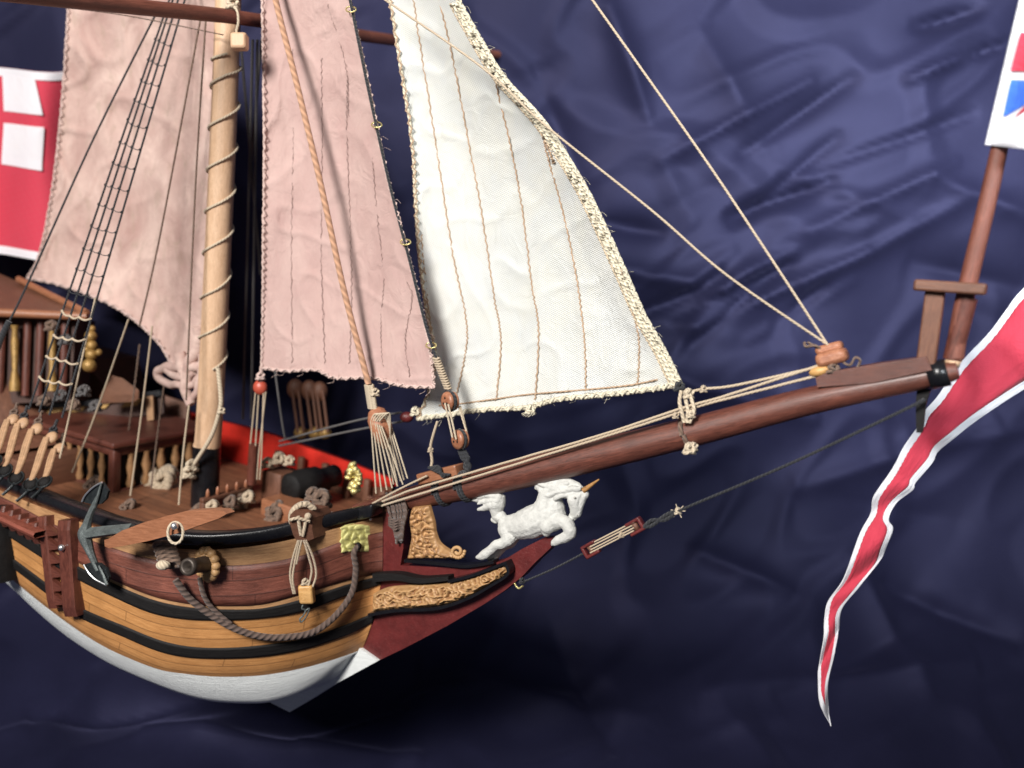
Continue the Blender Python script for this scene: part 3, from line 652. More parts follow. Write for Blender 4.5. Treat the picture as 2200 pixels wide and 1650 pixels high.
def heart(x, y, label):
    c = CL(x, y, .15); t = thing('small_block', c, label, 'block', 'small red blocks of the bobstay tackle')
    g = G()
    for sgn in (-1, 1): g.box(c+bu*(sgn*.14), (bd, bu, N), (.23, .045, .10), .03)
    g.box(c+bd*(.19 if x > 1300 else -.19), (bd, bu, N), (.05, .14, .10), .03); mk('shell', g, M['oxblood'], t)
    mk('sheave', G().lathe(c-bu*.09, bu, [(0, .02), (0, .09), (.09, .07), (.18, .09), (.18, .02)], 14), M['brown'], t)
heart(1366, 1131, 'small red block at the upper end of bobstay tackle'); heart(1270, 1180, 'small red block at the lower end of bobstay tackle')
g = G()
for k, (dy) in enumerate((-9, -3, 4, 10)): g.tube([CL(1268, 1178+dy, .2+.03*(k % 2)), CL(1362, 1130+dy, .2+.03*((k+1) % 2))], .022, 6)
knot(g, CL(1335, 1150, .25), .07)
mk('tackle_lanyard', g, M['rt'], None, label='tan lanyard strands rove between the two small red blocks', cat='lanyard')
# martingale hanging down behind the tip
strip([(1985, 835), (1978, 870), (1975, 930)], 30, 12, -.1, M['blackmat'], 'tip_bracket', .3, bow)

# ------------------------------------------------------------------ mast, yard, stays
mp = [CL(440, 1090), CL(444, 1000), CL(450, 900), CL(470, 500), CL(490, 40), CL(500, -150)]
mast = thing('foremast', mp[0], 'pale round wooden mast with black foot rising from the deck', 'mast')
def px(d, q): return q*d/F
mk('pole', G().tube(spline([CL(443, 965), CL(450, 900), CL(470, 500), CL(486, 130), CL(495, -150)], 12), lambda t: px(31, 28-4*t), 28), M['mast'], mast)
mk('black_foot', G().tube([CL(438, 1108), CL(443, 1000), CL(444, 958)], px(31, 29), 28), M['black'], mast)
g = G()
pts = []
ys = [115, 160, 250, 340, 430, 515, 615, 700, 785]
for k in range(len(ys)*16-15):
    f_ = k/16; i = min(int(f_), len(ys)-1); y = lerp(ys[i], ys[min(i+1, len(ys)-1)], f_-i); a = -2*math.pi*f_-1.2
    c = CL(lerp(487, 450, (y-130)/770), y); r = px(31, 27)+.03
    pts.append(c+V((math.cos(a), math.sin(a), 0))*r+Z*(.12*math.sin(a+.5)))
g.tube(pts, .042, 7); mk('spiral_lacing', g, M['rp'], mast, label='pale rope spiralled up the mast')
rope('mast_rope', [CL(468, 790, .6), CL(474, 850, .6), CL(472, 880, .62), CL(455, 935, .65), CL(425, 985, .7), CL(408, 1010, .7)], .07, M['rp'], 'thick cream rope end hanging beside the mast foot', 'rope', knots=((CL(476, 882, .6), .11), (CL(405, 1015, .75), .22), (CL(412, 1000, .72), .2)))
# yard across the mast
yc = CL(488, 31, .75)
def YD(x, y):      # meets the yard's own vertical plane
    d = ray(x, y); t = (yc.dot(A))/d.dot(A); return d*t
ydir = N
p0 = yc+N*12.; p1 = YD(1075, 118)
mk('yard', G().tube([yc+N*(14-k*1.0)+Z*(0) for k in range(0, 1)]+[YD(x, polyx([(0, -17), (360, 22), (500, 36), (800, 80), (1085, 119)], x)) for x in (-60, 20, 150, 300, 488, 650, 800, 950, 1060, 1082)], lambda t: .215 if t < .75 else .215-.06*(t-.75)/.25, 20), M['yard'], None, label='long brown yard crossing the mast at the top', cat='yard')
sl = thing('yard_sling', CL(515, 90, .9), 'pale rope loop with small wooden block at the mast and yard crossing', 'sling block')
mk('loop', G().tube(pathCL([(488, 5, .9), (500, 12, 1.1), (510, 25, 1.15), (512, 48, 1.1), (508, 68, 1.05), (512, 85, 1.)], 0, 8), .04, 7), M['rp'], sl)
g = G(); knot(g, CL(500, 8, 1.1), .18, 3); mk('knot', g, M['rp'], sl)
mk('block', G().box(CL(515, 90, 1.0), (RT, UP, FW), (.24, .24, .2), .07), M['mast'], sl)
# forestay with its big heart and fan of lanyards
fs = thing('forestay', CL(815, 960), 'thick twisted orange brown stay in front of the pink sail', 'forestay')
mk('rope', G().tube(pathCL([(575, -90, .35), (592, 0, .35), (640, 190, .35), (690, 400, .35), (738, 620, .35), (780, 780, .35), (792, 826, .35)], 0, 14), px(26.8, 6.6), 12), M['rs'], fs)
g = G()
for k in range(16): g.tube([CL(793+k*.5+9*math.cos(a), 828+k*3.2+2*math.sin(a*1), .35+.12*math.sin(a)) for a in [j*math.pi/5 for j in range(11)]], .032, 6)
knot(g, CL(806, 843, .4), .12); mk('seizing', g, M['rp'], fs)
hc = CL(818, 915, .3); hd = (CL(806, 870, .3)-CL(832, 960, .3)).normalized()
hx = N.cross(hd); M['heart'] = M['pear']
mk('heart_block', G().lathe(hc-hd*.72, hd, [(0, .01), (.05, .12), (.25, .24), (.6, .33), (.95, .34), (1.2, .25), (1.35, .02)], 24), M['pear'], fs, label='pear shaped wooden heart')
g = G()
for k in range(11):
    if k < 6: a = CL(797+k*4.5, 905+k*2, .62); b2 = CL(808+k*11.5, 1060-k*3.8, .45)
    else: a = CL(832+(k-6)*2.5, 948-(k-6)*7, .5-.08*(k-6)); b2 = CL(838+(k-5)*7.5, 1040-(k-6)*3, .15)
    g.tube(sagline(a, b2, .0, 8), .024, 6)
for k in range(5): g.tube(pathCL([(797+k*4.5, 905, .62), (805+k*6, 890, .6), (822+k*4, 892, .5), (838, 915+k*6, .3)], 0, 5), .024, 6)
mk('lanyards', g, M['rp'], fs, label='fan of thin tan lanyards down to the bowsprit heel')
# black preventer stay, collars and two round deadeyes
ps = thing('black_stay', CL(1000, 1010), 'thin black stay along the front edge of the pink sail', 'stay')
mk('rope', G().tube(pathCL([(738, -60, .15), (756, 20, .15), (793, 200, .15), (838, 400, .15), (880, 560, .15), (915, 700, .2), (938, 772, .25)], 0, 12), .042, 8), M['rb'], ps)
g = G()
for k in range(13): g.tube([CL(937+k*2.1+7*math.cos(a), 770+k*5.3+1.5*math.sin(a), .27+.08*math.sin(a)) for a in [j*math.pi/5 for j in range(11)]], .034, 6)
mk('seizing', g, M['rt'], ps)
for y in (20, 268, 520, 742):
    x = {20: 754, 268: 809, 520: 871, 742: 926}[y]; g = G().tube([CL(x+11*math.cos(a), y+6*math.sin(a), .15+.12*math.sin(a)) for a in [j*math.pi/8 for j in range(17)]], .022, 6); mk('hank_ring', g, M['brass'], ps)
def deadeye(x, y, label, strop):
    c = CL(x, y, .35); ax = (N*.75+RT*-.45).normalized()
    t = thing('round_deadeye', c, label, 'deadeye', 'round wooden deadeyes of the black stay')
    g = G(); g.lathe(c-ax*.17, ax, [(0, .01), (0, .17), (.03, .26), (.1, .285), (.14, .24), (.17, .235), (.20, .24), (.24, .285), (.31, .26), (.34, .17), (.34, .01)], 28); mk('disc', g, M['pear'], t)
    u = ax.orthogonal().normalized(); v = ax.cross(u)
    mk('strop', G().tube([c+(u*math.cos(a)+v*math.sin(a))*.26 for a in [j*math.pi/12 for j in range(25)]], .05, 8), M['rb'], t)
    g = G()
    for a in (0.3, 2.4, 4.5): g.lathe(c+(u*math.cos(a)+v*math.sin(a))*.1+ax*.165, ax, [(0, .035), (.012, .035), (.013, .001)], 10)
    mk('hole', g, M['blackmat'], t)
deadeye(967, 862, 'upper round deadeye hanging under the black stay before white sail', 1)
deadeye(989, 944, 'lower round deadeye tied to the bowsprit collar', 1)
g = G()
for a, b2 in (((956, 866, .6), (972, 940, .6)), ((963, 868, .6), (980, 944, .62)), ((985, 872, .25), (1003, 930, .25)), ((989, 872, .2), (1006, 940, .2))): g.tube([CL(*a), CL(*b2)], .028, 6)
mk('deadeye_lanyard', g, M['rp'], None, label='pale lanyard strands between the two round deadeyes', cat='lanyard')
g = G()
for s_ in (-1, 0, 1): g.tube(pathCL([(992+s_*5, 968, .3), (1000+s_*6, 985, .35), (1004-s_*5, 1000, .35), (1003+s_*4, 1018, .3)], 0, 6), .06, 7)
mk('deadeye_strop', g, M['rb'], None, label='frayed black strop tying the lower deadeye to the bowsprit', cat='strop')
g = G(); g.tube(pathCL([(940, 905, .1), (932, 930, .15), (925, 960, .15), (928, 990, .15), (925, 1006, .2)], 0, 6), .042, 7); knot(g, CL(925, 966, .15), .08)
mk('tack_line', g, M['rt'], None, label='short knotted tan line hanging from the pink sail tack', cat='rope')
g = G()
for s_ in range(4): g.tube(pathCL([(920+s_*3, 1004, .3), (935+s_*3, 1012-s_*3, .35), (950, 1018+s_*2, .35), (968-s_*2, 1020, .3)], 0, 5), .04, 6)
mk('bowsprit_lashing', g, M['rb'], None, label='small untidy black lashing on top of the bowsprit', cat='lashing')

# ------------------------------------------------------------------ sails
def coons(L, R, T, Bm, u, v):
    l, r, t, b = L(v), R(v), T(u), Bm(u); out = []
    for k in (0, 1):
        c00, c10, c01, c11 = T(0)[k], T(1)[k], Bm(0)[k], Bm(1)[k]
        out.append((1-u)*l[k]+u*r[k]+(1-v)*t[k]+v*b[k]-((1-u)*(1-v)*c00+u*(1-v)*c10+(1-u)*v*c01+u*v*c11))
    return out
class Sail:
    def __init__(s, name, L, R, T, Bm, offs, belly, mat, label, wr=.1, nu=90, nv=150, seed=0):
        s.c = [pc(q) for q in (L, R, T, Bm)]; s.pts = []; rows = []; uvs = []; s.tab = {}; s.offs = offs; s.belly = belly; s.seed = seed; s.wr = wr
        for i in range(nv+1):
            v = i/nv; r = []; uv = []
            for j in range(nu+1):
                u = j/nu; x, y = coons(*s.c, u, v); o = s.off(u, v, x, y); r.append(CL(x, y, o)); uv.append((x/78, -y/78)); s.tab[(int(x//14), int(y//14))] = o
            rows.append(r); uvs.append(uv)
        g = G().grid(rows, uvs); s.t = thing(name, CL(*s.c[3](.5), offs[2]), label, 'sail')
        o = mk('sail_cloth', g, M[mat], s.t); so = o.modifiers.new('thickness', 'SOLIDIFY'); so.thickness = .03; so.offset = 0
    def off(s, u, v, x, y):
        a, b, c, d = s.offs; o = (1-u)*(1-v)*a+u*(1-v)*b+(1-u)*v*c+u*v*d+s.belly*math.sin(math.pi*u)*math.sin(math.pi*min(v, .999))
        q = V((x*.006, y*.004, s.seed)); w1 = noise.noise(q)*1.2+noise.noise(V((x*.017+y*.006, y*.01-x*.004, s.seed+4)))*.55
        rd = 1-abs(noise.noise(V((x*.009-y*.005, y*.008+x*.005, s.seed+9)))*2); w1 += .5*rd**6
        return o+s.wr*w1
    def at(s, x, y, lift=.04):
        k = (int(x//14), int(y//14)); best = s.tab.get(k)
        if best is None:
            best = min(s.tab.items(), key=lambda q: (q[0][0]-k[0])**2+(q[0][1]-k[1])**2)[1]
        return CL(x, y, best+lift)
    def seam(s, pts, mat, r=.024, zig=2.4, step=7):
        sp = spline(pts, 20); P = []; acc = 0; k = 0
        for i in range(1, len(sp)):
            acc += (sp[i]-sp[i-1]).length
            if acc >= step*.5:
                acc = 0; k += 1; P.append(s.at(sp[i].x+(zig if k % 2 else -zig)*random.uniform(.5, 1.2), sp[i].y, .03))
        P = [P[0]]+[(P[i-1]+P[i]*7+P[i+1])/9 for i in range(1, len(P)-1)]+[P[-1]]
        g = G().tube(P, r, 5); mk('seam_stitching', g, M[mat], s.t)
    def edge(s, which, mat, r=.05, stitch=None, amp=4., step=8, fuzz=0, u0=0, u1=1, rough=1.2, n2=200, inset=5):
        f = s.c[which]; P = []; n = n2; st = []; k = 0; L = 0; last = None; fz = G()
        for i in range(n+1):
            u = lerp(u0, u1, i/n); x, y = f(u); x2, y2 = f(min(u+.01, 1)); x1, y1 = f(max(u-.01, 0)); d = math.hypot(x2-x1, y2-y1) or 1
            nx, ny = -(y2-y1)/d, (x2-x1)/d
            uu, vv = {0: (0, u), 1: (1, u), 2: (u, 0), 3: (u, 1)}[which]; o = s.off(uu, vv, x, y)
            P.append(CL(x+random.uniform(-1, 1)*rough, y+random.uniform(-1, 1)*rough, o))
            if last: L += math.hypot(x-last[0], y-last[1])
            last = (x, y)
            if L >= step: L = 0; k += 1; sg = 1 if k % 2 else -1; st.append(CL(x+nx*sg*amp*random.uniform(.7, 1.3), y+ny*sg*amp*random.uniform(.7, 1.3), o+.07))
            if fuzz and random.random() < fuzz:
                a = random.uniform(0, 6.28); l = random.uniform(4, 22); p1 = (x+l*.5*math.cos(a), y+l*.5*math.sin(a)); p2 = (x+l*math.cos(a+.8), y+l*math.sin(a+.8))
                fz.tube(spline([CL(x, y, o+.05), CL(*p1, o+.1*random.uniform(-1, 1)), CL(*p2, o+.15*random.uniform(-1, 1))], 4), .006, 4, False)
        g = G().tube(P, r, 8); mk('bolt_rope', g, M[mat], s.t)
        if stitch and len(st) > 3: mk('edge_stitching', G().tube(st, r*.5, 5), M[stitch], s.t)
        if fuzz: mk('frayed_threads', fz, M[mat], s.t)
LW = [(826, -60), (838, 0), (862, 150), (885, 300), (892, 420), (900, 540), (915, 660), (935, 760), (925, 830), (897, 900)]
RW = [(960, -60), (985, 0), (1035, 90), (1085, 170), (1170, 265), (1250, 390), (1300, 490), (1345, 590), (1385, 680), (1425, 750), (1462, 826)]
jib = Sail('jib_sail', LW, RW, [(826, -60), (890, -60), (960, -60)], [(897, 900), (950, 893), (1040, 880), (1130, 876), (1200, 858), (1300, 848), (1400, 836), (1462, 826)], (-.9, 0, -1.3, .1), -.9, 'wsail', 'large off-white triangular jib with brown vertical seams behind the blocks', .13, seed=2)
for q in ([(884, -40), (900, 80), (935, 300), (972, 540), (1002, 690), (998, 770), (975, 868)], [(930, -50), (965, 90), (1000, 270), (1035, 460), (1062, 640), (1076, 730), (1066, 860)],
          [(1062, 165), (1098, 320), (1122, 450), (1142, 610), (1157, 710), (1150, 858)], [(1160, 268), (1180, 350), (1215, 480), (1242, 620), (1256, 740), (1258, 840)], [(1330, 570), (1352, 640), (1372, 730), (1370, 826)], [(905, 500), (918, 640), (932, 740)]): jib.seam(q, 'stitch')
jib.seam([(935, 872), (1000, 866), (1100, 852), (1150, 846), (1250, 838), (1350, 828), (1415, 815)], 'stitch', zig=2.5, step=9)
jib.seam([(1170, 300), (1182, 330), (1190, 352)], 'stitch', .03, 3, 4)
jib.edge(1, 'cream', .07, 'cream', 3, 9, .5, rough=.6); jib.edge(3, 'cream', .075, 'cream', 5, 10, .25); jib.edge(0, 'cream', .05, 'stitch', 4, 9)
for k, (fx) in enumerate((-8, -15, -22)):
    RQ = [(x+fx, y+3) for x, y in RW[1:]]; jib.seam(RQ, 'cream' if k < 2 else 'stitch2', .055 if k < 2 else .03, 1.4, 8)
g = G(); knot(g, CL(1140, 880, -.3), .14, 4)
for k in range(10): a = random.uniform(.6, 2.6); g.tube(spline([CL(1140, 880, -.3), CL(1140+12*math.cos(a), 880+10*math.sin(a), -.2), CL(1140+20*math.cos(a+.4), 880+16*math.sin(a), -.2)], 4), .012, 4)
mk('thread_tuft', g, M['cream'], jib.t)
g = G(); knot(g, CL(1460, 830, .15), .13, 4); mk('tack_seizing', g, M['rb'], jib.t)
LP = [(562, -60), (565, 100), (568, 300), (566, 500), (565, 650), (562, 790)]
RP = [(738, -60), (765, 60), (795, 200), (830, 370), (870, 520), (900, 640), (922, 740), (932, 832)]
stay = Sail('staysail', LP, RP, [(562, -60), (650, -60), (738, -60)], [(562, 790), (620, 797), (680, 795), (720, 812), (800, 812), (860, 828), (932, 832)], (-.1, 0, -.5, .05), -.8, 'psail', 'pink triangular staysail between the mast and the white jib', .12, seed=11)
for q in ([(628, 100), (630, 300), (626, 500), (628, 780)], [(690, 120), (692, 300), (690, 560), (698, 780)], [(745, 160), (745, 300), (752, 480), (755, 640), (750, 785)], [(798, 330), (812, 480), (824, 600), (818, 700), (822, 790)], [(700, 0), (742, 140), (748, 250)], [(870, 600), (885, 640), (870, 730), (880, 810)]): stay.seam(q, 'pstitch', .011, 2.2, 9)
stay.edge(0, 'pinkrope', .045, 'pinkrope', 2.2, 6); stay.edge(1, 'pinkrope', .045, 'pinkrope', 4, 7, .15); stay.edge(3, 'pinkrope', .05, 'pinkrope', 3.5, 8, .15)
LM = [(150, -60), (146, 30), (135, 200), (120, 350), (100, 480), (80, 560), (58, 597)]
RM = [(475, -60), (472, 100), (465, 300), (458, 450), (450, 600), (440, 720), (432, 800)]
main = Sail('gaff_sail', LM, RM, [(150, -60), (300, -60), (475, -60)], [(58, 597), (130, 612), (210, 640), (280, 680), (340, 735), (385, 800), (432, 800)], (-.7, -.4, -1.2, -.5), -1.0, 'psail2', 'mottled pink sail behind the ratlines and the bare mast', .2, seed=21)
main.edge(0, 'pinkrope', .05, 'pinkrope', 2.5, 7); main.edge(1, 'pinkrope', .05, 'pinkrope', 2.5, 7); main.edge(3, 'pinkrope', .06, 'pinkrope', 3.5, 8)
# gathered clew of the gaff sail
g = G()
for q, r in (([(432, 790), (400, 790), (360, 788), (342, 800), (345, 815), (380, 828), (415, 825), (430, 805)], .16), ([(430, 700), (420, 760), (405, 800), (400, 840), (408, 868)], .22), ([(436, 760), (430, 820), (412, 862)], .16), ([(385, 760), (395, 800), (402, 835)], .2), ([(360, 795), (390, 810), (420, 800)], .15)):
    P = pathCL([(x, y, -.3) for x, y in q], 0, 10); P = [p+V([noise.noise(p*2)*.12, 0, noise.noise(p*2+V((5, 5, 5)))*.1]) for p in P]; g.tube(P, lambda t, r=r: r*(1.1-.35*t), 12)
mk('gathered_corner', g, M['psail2'], main.t)

# ------------------------------------------------------------------ shrouds, ratlines, deadeyes with lanyards
tops = [(352, 34), (360, 34), (372, 34), (387, 34)]; bots = [(62, 880), (84, 886), (106, 892), (133, 898)]
SH = []
for k in range(4):
    a = CL(*tops[k], .5); b2 = HS(bots[k][0], bots[k][1]+150, 1.0)
    d = ray(*bots[k]); bo_ = (STEM.dot(N)+4.6)/d.dot(N); b2 = d*bo_; SH.append((a, b2))
    up = a+(a-b2)*.12
    rope('shroud', [b2, a, up], .033, M['rb'], ['aftmost of the four black shrouds with ratlines', 'second black shroud from the aft end of the ratlines', 'second black shroud from the mast side of the ratlines', 'black shroud nearest the mast carrying ratline ends'][k], 'shroud', 'black shrouds before the mottled pink sail', seg=16)
def onshroud(k, y):
    a, b2 = SH[k]; lo, hi = 0., 1.
    for _ in range(24):
        m = (lo+hi)/2
        if proj(a.lerp(b2, m))[1] < y: lo = m
        else: hi = m
    return a.lerp(b2, lo)
ORD = 'first second third fourth fifth sixth seventh eighth ninth tenth eleventh twelfth thirteenth'.split()
for i in range(17):
    y0 = 82+i*44+(i*i*.1); g = G(); pts = []
    for k in range(4):
        p = onshroud(k, y0+k*5+random.uniform(-3, 3)); pts.append(p-FW*.05); knot(g, p-FW*.03, .04, 2)
    P = []
    for k in range(3):
        for j in range(5): P.append(pts[k].lerp(pts[k+1], j/5)-Z*(.05+.02*(i > 12))*math.sin(math.pi*j/5))
    P.append(pts[3]); g.tube(P, .014 if i < 13 else .035, 6)
    mk('ratline', g, M['rb'] if i < 13 else M['rt'], None, label='%s %s ratline across the four shrouds, counted down from the yard' % (ORD[i if i < 13 else i-13], 'thin black' if i < 13 else 'pale sagging'), cat='ratline', group='ratlines across the shrouds' if i < 13 else 'pale lower ratlines across the shrouds')
rope('backstay', [CL(335, 30, .6), PD(200, 300, 29.5), PD(64, 600, 28.5), PD(20, 690, 28)], .034, M['rb'], 'single black backstay well aft of the ratlines', 'backstay')
rope('backstay_tail', [PD(20, 690, 28), PD(5, 720, 28), PD(-20, 790, 28)], .09, M['rb'], 'thick black seizing at the lower end of the single backstay', 'seizing')
for (x1, y1, x2, y2, o1, o2, lab) in ((718, 30, 0, 0, 0, 0, ''),): pass
thin = [((205, 640), (150, 890), (128, 985), 3.0, 'pale line running down beside the pale lower ratlines'), ((276, 686), (205, 890), (155, 1015), 1.2, 'pale slanting line from the sail foot to the deck by the ladder'),
        ((327, 700), (305, 880), (280, 1065), .6, 'pale line dropping in front of the deck cabin corner'), ((352, 830), (335, 960), (325, 1050), -.2, 'thin dim line ending on the deck beside the cabin'), ((406, 870), (394, 970), (384, 1085), .5, 'pale line from the gathered sail corner to the deck'), ((300, 740), (280, 900), (262, 1000), -1., 'faint line behind the cabin corner'),
        ((442, 45), (420, 400), (400, 860), .3, 'dim vertical line in front of the mottled sail near the mast'), ((430, 45), (345, 500), (300, 700), .2, 'faint slanting line over the mottled sail')]
for a, m_, b2, o, lab in thin: rope('running_line', [CL(*a, o+.5), CL(*m_, o+.7), CL(*b2, o+1.)], .032, M['rt'] if 'pale' in lab else M['rg'], lab, 'rope')
for k, (a, b2, lab) in enumerate((((517, 90), (560, 590), 'dark port line slanting beside the bare mast'), ((543, 85), (522, 900), 'dark port line nearest the mast'), ((553, 85), (540, 900), 'dark port line between two others beside the mast'), ((562, 85), (534, 420), 'short dark port line vanishing behind the pink staysail'))):
    rope('port_shroud', [CL(*a, -1.5-k*.2), CL(*b2, -3.5)], .05, M['rd'], lab, 'shroud', 'dark lines between the mast and the pink staysail')
rope('lift_line', [CL(0, 2, 6), CL(250, 30, 2.), CL(480, 75, .6)], .018, M['rg'], 'hair thin line just under the yard', 'rope')
rope('vang_line', [CL(600, 948, -3), CL(760, 905, -2), CL(862, 886, -1.2)], .035, M['rd'], 'upper grey sheet line leading to the small red block', 'rope')
rope('vang_line', [CL(600, 958, -3), CL(760, 925, -2), CL(866, 905, -1.2)], .035, M['rd'], 'lower grey sheet line leading to the small red block', 'rope')
cb = thing('clew_block', CL(872, 898, -1.2), 'small dark red block tied at the white jib clew', 'block')
mk('shell', G().ball(CL(874, 896, -1.2), (.22, .14, .17), 10, (RT, FW, UP)), M['oxblood'], cb); g = G(); knot(g, CL(893, 884, -1.15), .15, 4); mk('seizing', g, M['cream'], cb)
rope('port_line', [CL(590, 790, -2), CL(605, 900, -2.2), CL(612, 940, -2.4)], .035, M['rd'], 'short grey line dropping behind the pink staysail foot', 'rope')
# staysail sheet tackle
st = thing('sheet_tackle', PZ(545, 1090, ZD), 'hanging tackle with small red block under the pink sail corner', 'tackle')
mk('red_block', G().ball(CL(559, 832, -.6), (.24, .18, .26), 10, (RT, FW, UP)), paint('red_block_paint', (.42, .07, .04), .4), st)
g = G()
for a, b2 in ((549, 536), (556, 548), (566, 562), (571, 556)): g.tube([CL(a, 842, -.6), CL(b2, 975, -.7), CL(b2-4, 1030, -.8)], .026, 6)
mk('falls', g, M['rt'], st); g = G(); knot(g, CL(560, 808, -.5), .14, 3); g.tube([CL(562, 790, -.5), CL(560, 825, -.6)], .07, 8); mk('strop', g, M['pinkrope'], st)
mk('lower_block', G().tube([CL(545, 955, -.7), CL(542, 1010, -.8), CL(540, 1040, -.8)], .17, 12), M['mahog'], st)
for k, (x1, y1, x2, y2, lab) in enumerate(((24, 902, -8, 985, 'first from the frame edge'), (46, 910, 14, 1004, 'second from the frame edge'), (76, 922, 39, 1020, 'in the middle of the channel row'), (108, 940, 70, 1034, 'with the biggest pale disc beside the anchor end'), (124, 964, 99, 1030, 'shortest and nearest the ladder end'))):
    a = PD(x1, y1, 28.5); b2 = PD(x2, y2, 27.5); t = thing('lanyard_pair', b2, 'slanting wooden deadeye with thick tan lanyards, '+lab, 'deadeye lanyard', 'deadeyes along the channel')
    d = (a-b2).normalized(); side = d.cross(FW).normalized(); side = side if side.dot(RT) > 0 else -side
    mk('upper_deadeye', G().ball(a+side*.04, (.19, .12, .22), 10, (side, d.cross(side), d)), M['lanytan'], t)
    g = G()
    for s_ in (-1, 0, 1): g.tube(spline([a+side*(.05*s_-.05)-FW*.12, a.lerp(b2, .3)+side*(.07*s_-.03)-FW*.13, a.lerp(b2, .7)+side*(.06*s_)-FW*.1, b2+side*(.02*s_)-FW*.1], 6), .055, 7)
    mk('lanyard', g, M['lanytan'], t)
    c = b2-d*.1
    mk('lower_deadeye', G().ball(c, (.2, .14, .22), 9, (side, d.cross(side), d)), M['blackmat'], t)
    g = G(); g.tube([c+(side*math.cos(q)+d*math.sin(q))*.23-FW*.05 for q in [j_*math.pi/6 for j_ in range(13)]], .035, 6); g.tube(spline([c-d*.2, c-d*.4-side*.1, c-d*.62-side*.25], 4), .05, 6); mk('chain_plate', g, M['irondark'], t)
    g = G(); knot(g, a+d*.3, .12, 3); g.tube([a+d*.1, a+d*.7], .05, 6); mk('seizing', g, M['rb'] if k % 2 else M['rg'], t)
# channel board and brackets below
g = G(); rows = []
for k in range(14):
    x = -60+k*13; y = 1028+k*6.0+36; p = hp2(x, y, 0); rows.append([p-N*.1+Z*.08, p+N*.5+Z*.08, p+N*.55, p+N*.5-Z*.1, p-N*.1-Z*.1])
mk('channel_board', g.grid(rows, [[(k*.2, j*.2) for j in range(5)] for k in range(14)]), wood('channel_wood', (.16, .035, .022), (.36, .11, .07)), None, smooth=False, label='red brown channel shelf under the row of deadeyes', cat='channel shelf')
for k in range(5):
    x = 18+k*17; y = 1085+k*9; g = G(); post(x, y, x+6, y+44, 9, .3, g, 3); mk('channel_knee', g, M['mahog'], None, smooth=False, label='small red brown knee under the channel shelf, %s' % ('beside the black skid', 'second after the black skid', 'middle one of five', 'second before the ladder', 'next to the ladder')[k], cat='knee', group='knees under the channel shelf')

# ------------------------------------------------------------------ anchor and its stock
def hz(x, y, o=0.): # in front of the hull side near the anchor
    return HS(x, y, 1.0)+N*o
an = thing('anchor', hz(215, 1250, .5), 'grey metal anchor hung against the hull, flukes up and down', 'anchor')
AO = .75
def aw(x, y, o=0): return CL(x, y, 5.75-(x-180)/310*.95+o)
g = G(); g.tube(spline([aw(212, 1068), aw(196, 1100), aw(186, 1130), aw(182, 1148), aw(190, 1175), aw(202, 1205), aw(212, 1225)], 6), lambda t: .085+.10*math.exp(-((t-.5)/.2)**2), 8); mk('arms', g, M['iron'], an, smooth=False)
g = G(); g.tube([aw(184, 1147), aw(230, 1141), aw(285, 1135)], (.17, .14), 6); mk('shank', g, M['iron'], an, smooth=False)
def fluke(pts, ridge, nm):
    g = G().prism([aw(*p, .05) for p in pts], -N*.07); mk(nm, g, M['irondark'], an, smooth=False)
    mk('fluke_ridge', G().tube([aw(x, y, .1) for x, y in ridge], (.03, .05), 6), M['iron'], an)
    e = pts; mk('fluke_edge', G().tube(spline([aw(x, y, .08) for x, y in e[:4]], 5), .028, 6), M['pin'], an)
fluke([(219, 1036), (200, 1047), (183, 1064), (176, 1078), (198, 1084), (216, 1083), (228, 1072), (232, 1055)], [(218, 1038), (212, 1060), (203, 1090)], 'fluke')
fluke([(180, 1213), (190, 1230), (205, 1245), (230, 1258), (234, 1240), (228, 1222), (214, 1210), (196, 1208)], [(212, 1215), (222, 1235), (230, 1256)], 'fluke')
stk = [(224, 1160), (232, 1158), (262, 1140), (310, 1122), (360, 1108), (400, 1098), (450, 1095), (478, 1097), (487, 1104), (470, 1114), (430, 1128), (380, 1146), (320, 1162), (270, 1172), (234, 1178), (225, 1174)]
mk('anchor_stock', G().prism([aw(x, y, .35+.0012*(x-224)) for x, y in stk], -N*.28), M['orange'], None, smooth=False, label='orange brown wooden anchor stock with pointed end lying across the cap rail', cat='anchor stock')
ar = thing('anchor_ring', aw(370, 1140, .6), 'pale rope covered ring with metal pin on the anchor stock', 'ring')
c = aw(377, 1145, .62); mk('ring', G().tube([c+RT*(.2*math.cos(a))+UP*(.28*math.sin(a)) for a in [j*math.pi/10 for j in range(21)]], .04, 8), M['rp'], ar)
mk('pin', G().ball(aw(375, 1130, .7), .1, 8), M['pin'], ar)

# ------------------------------------------------------------------ gun, wreath, hanging cable, cathead
wr = HS(452, 1210, 1.02); gx = (N*.8-RT*.55+Z*.05).normalized(); uu = gx.orthogonal().normalized(); vv = gx.cross(uu)
g = G().lathe(wr-N*.02+N*.04, N, [(0, .01), (0, .36), (.08, .36), (.1, .01)], 20)
for k in range(13):
    a = 2*math.pi*k/13; g.ball(wr+N*.12+(V((0, 0, 1))*math.cos(a)*.40+A*math.sin(a)*.36), (.13, .13, .13), 6)
    g.ball(wr+N*.14+(V((0, 0, 1))*math.cos(a+.25)*.27+A*math.sin(a+.25)*.24), (.08, .08, .08), 5)
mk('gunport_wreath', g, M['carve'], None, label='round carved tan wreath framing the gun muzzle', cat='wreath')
mk('gun_barrel', G().lathe(wr+(hz(408, 1217, .9)-hz(445, 1212, 0))*0, (PD(404, 1218, wr.dot(FW)-.95)-wr), [(-.3, .01), (-.3, .24), (.3, .23), (.7, .2), (.78, .23), (.95, .25), (1.05, .23), (1.05, .13), (.7, .12), (.65, .001)], 24), M['bronze'], None, label='bronze gun muzzle poking out through the carved wreath', cat='gun')
knp = []
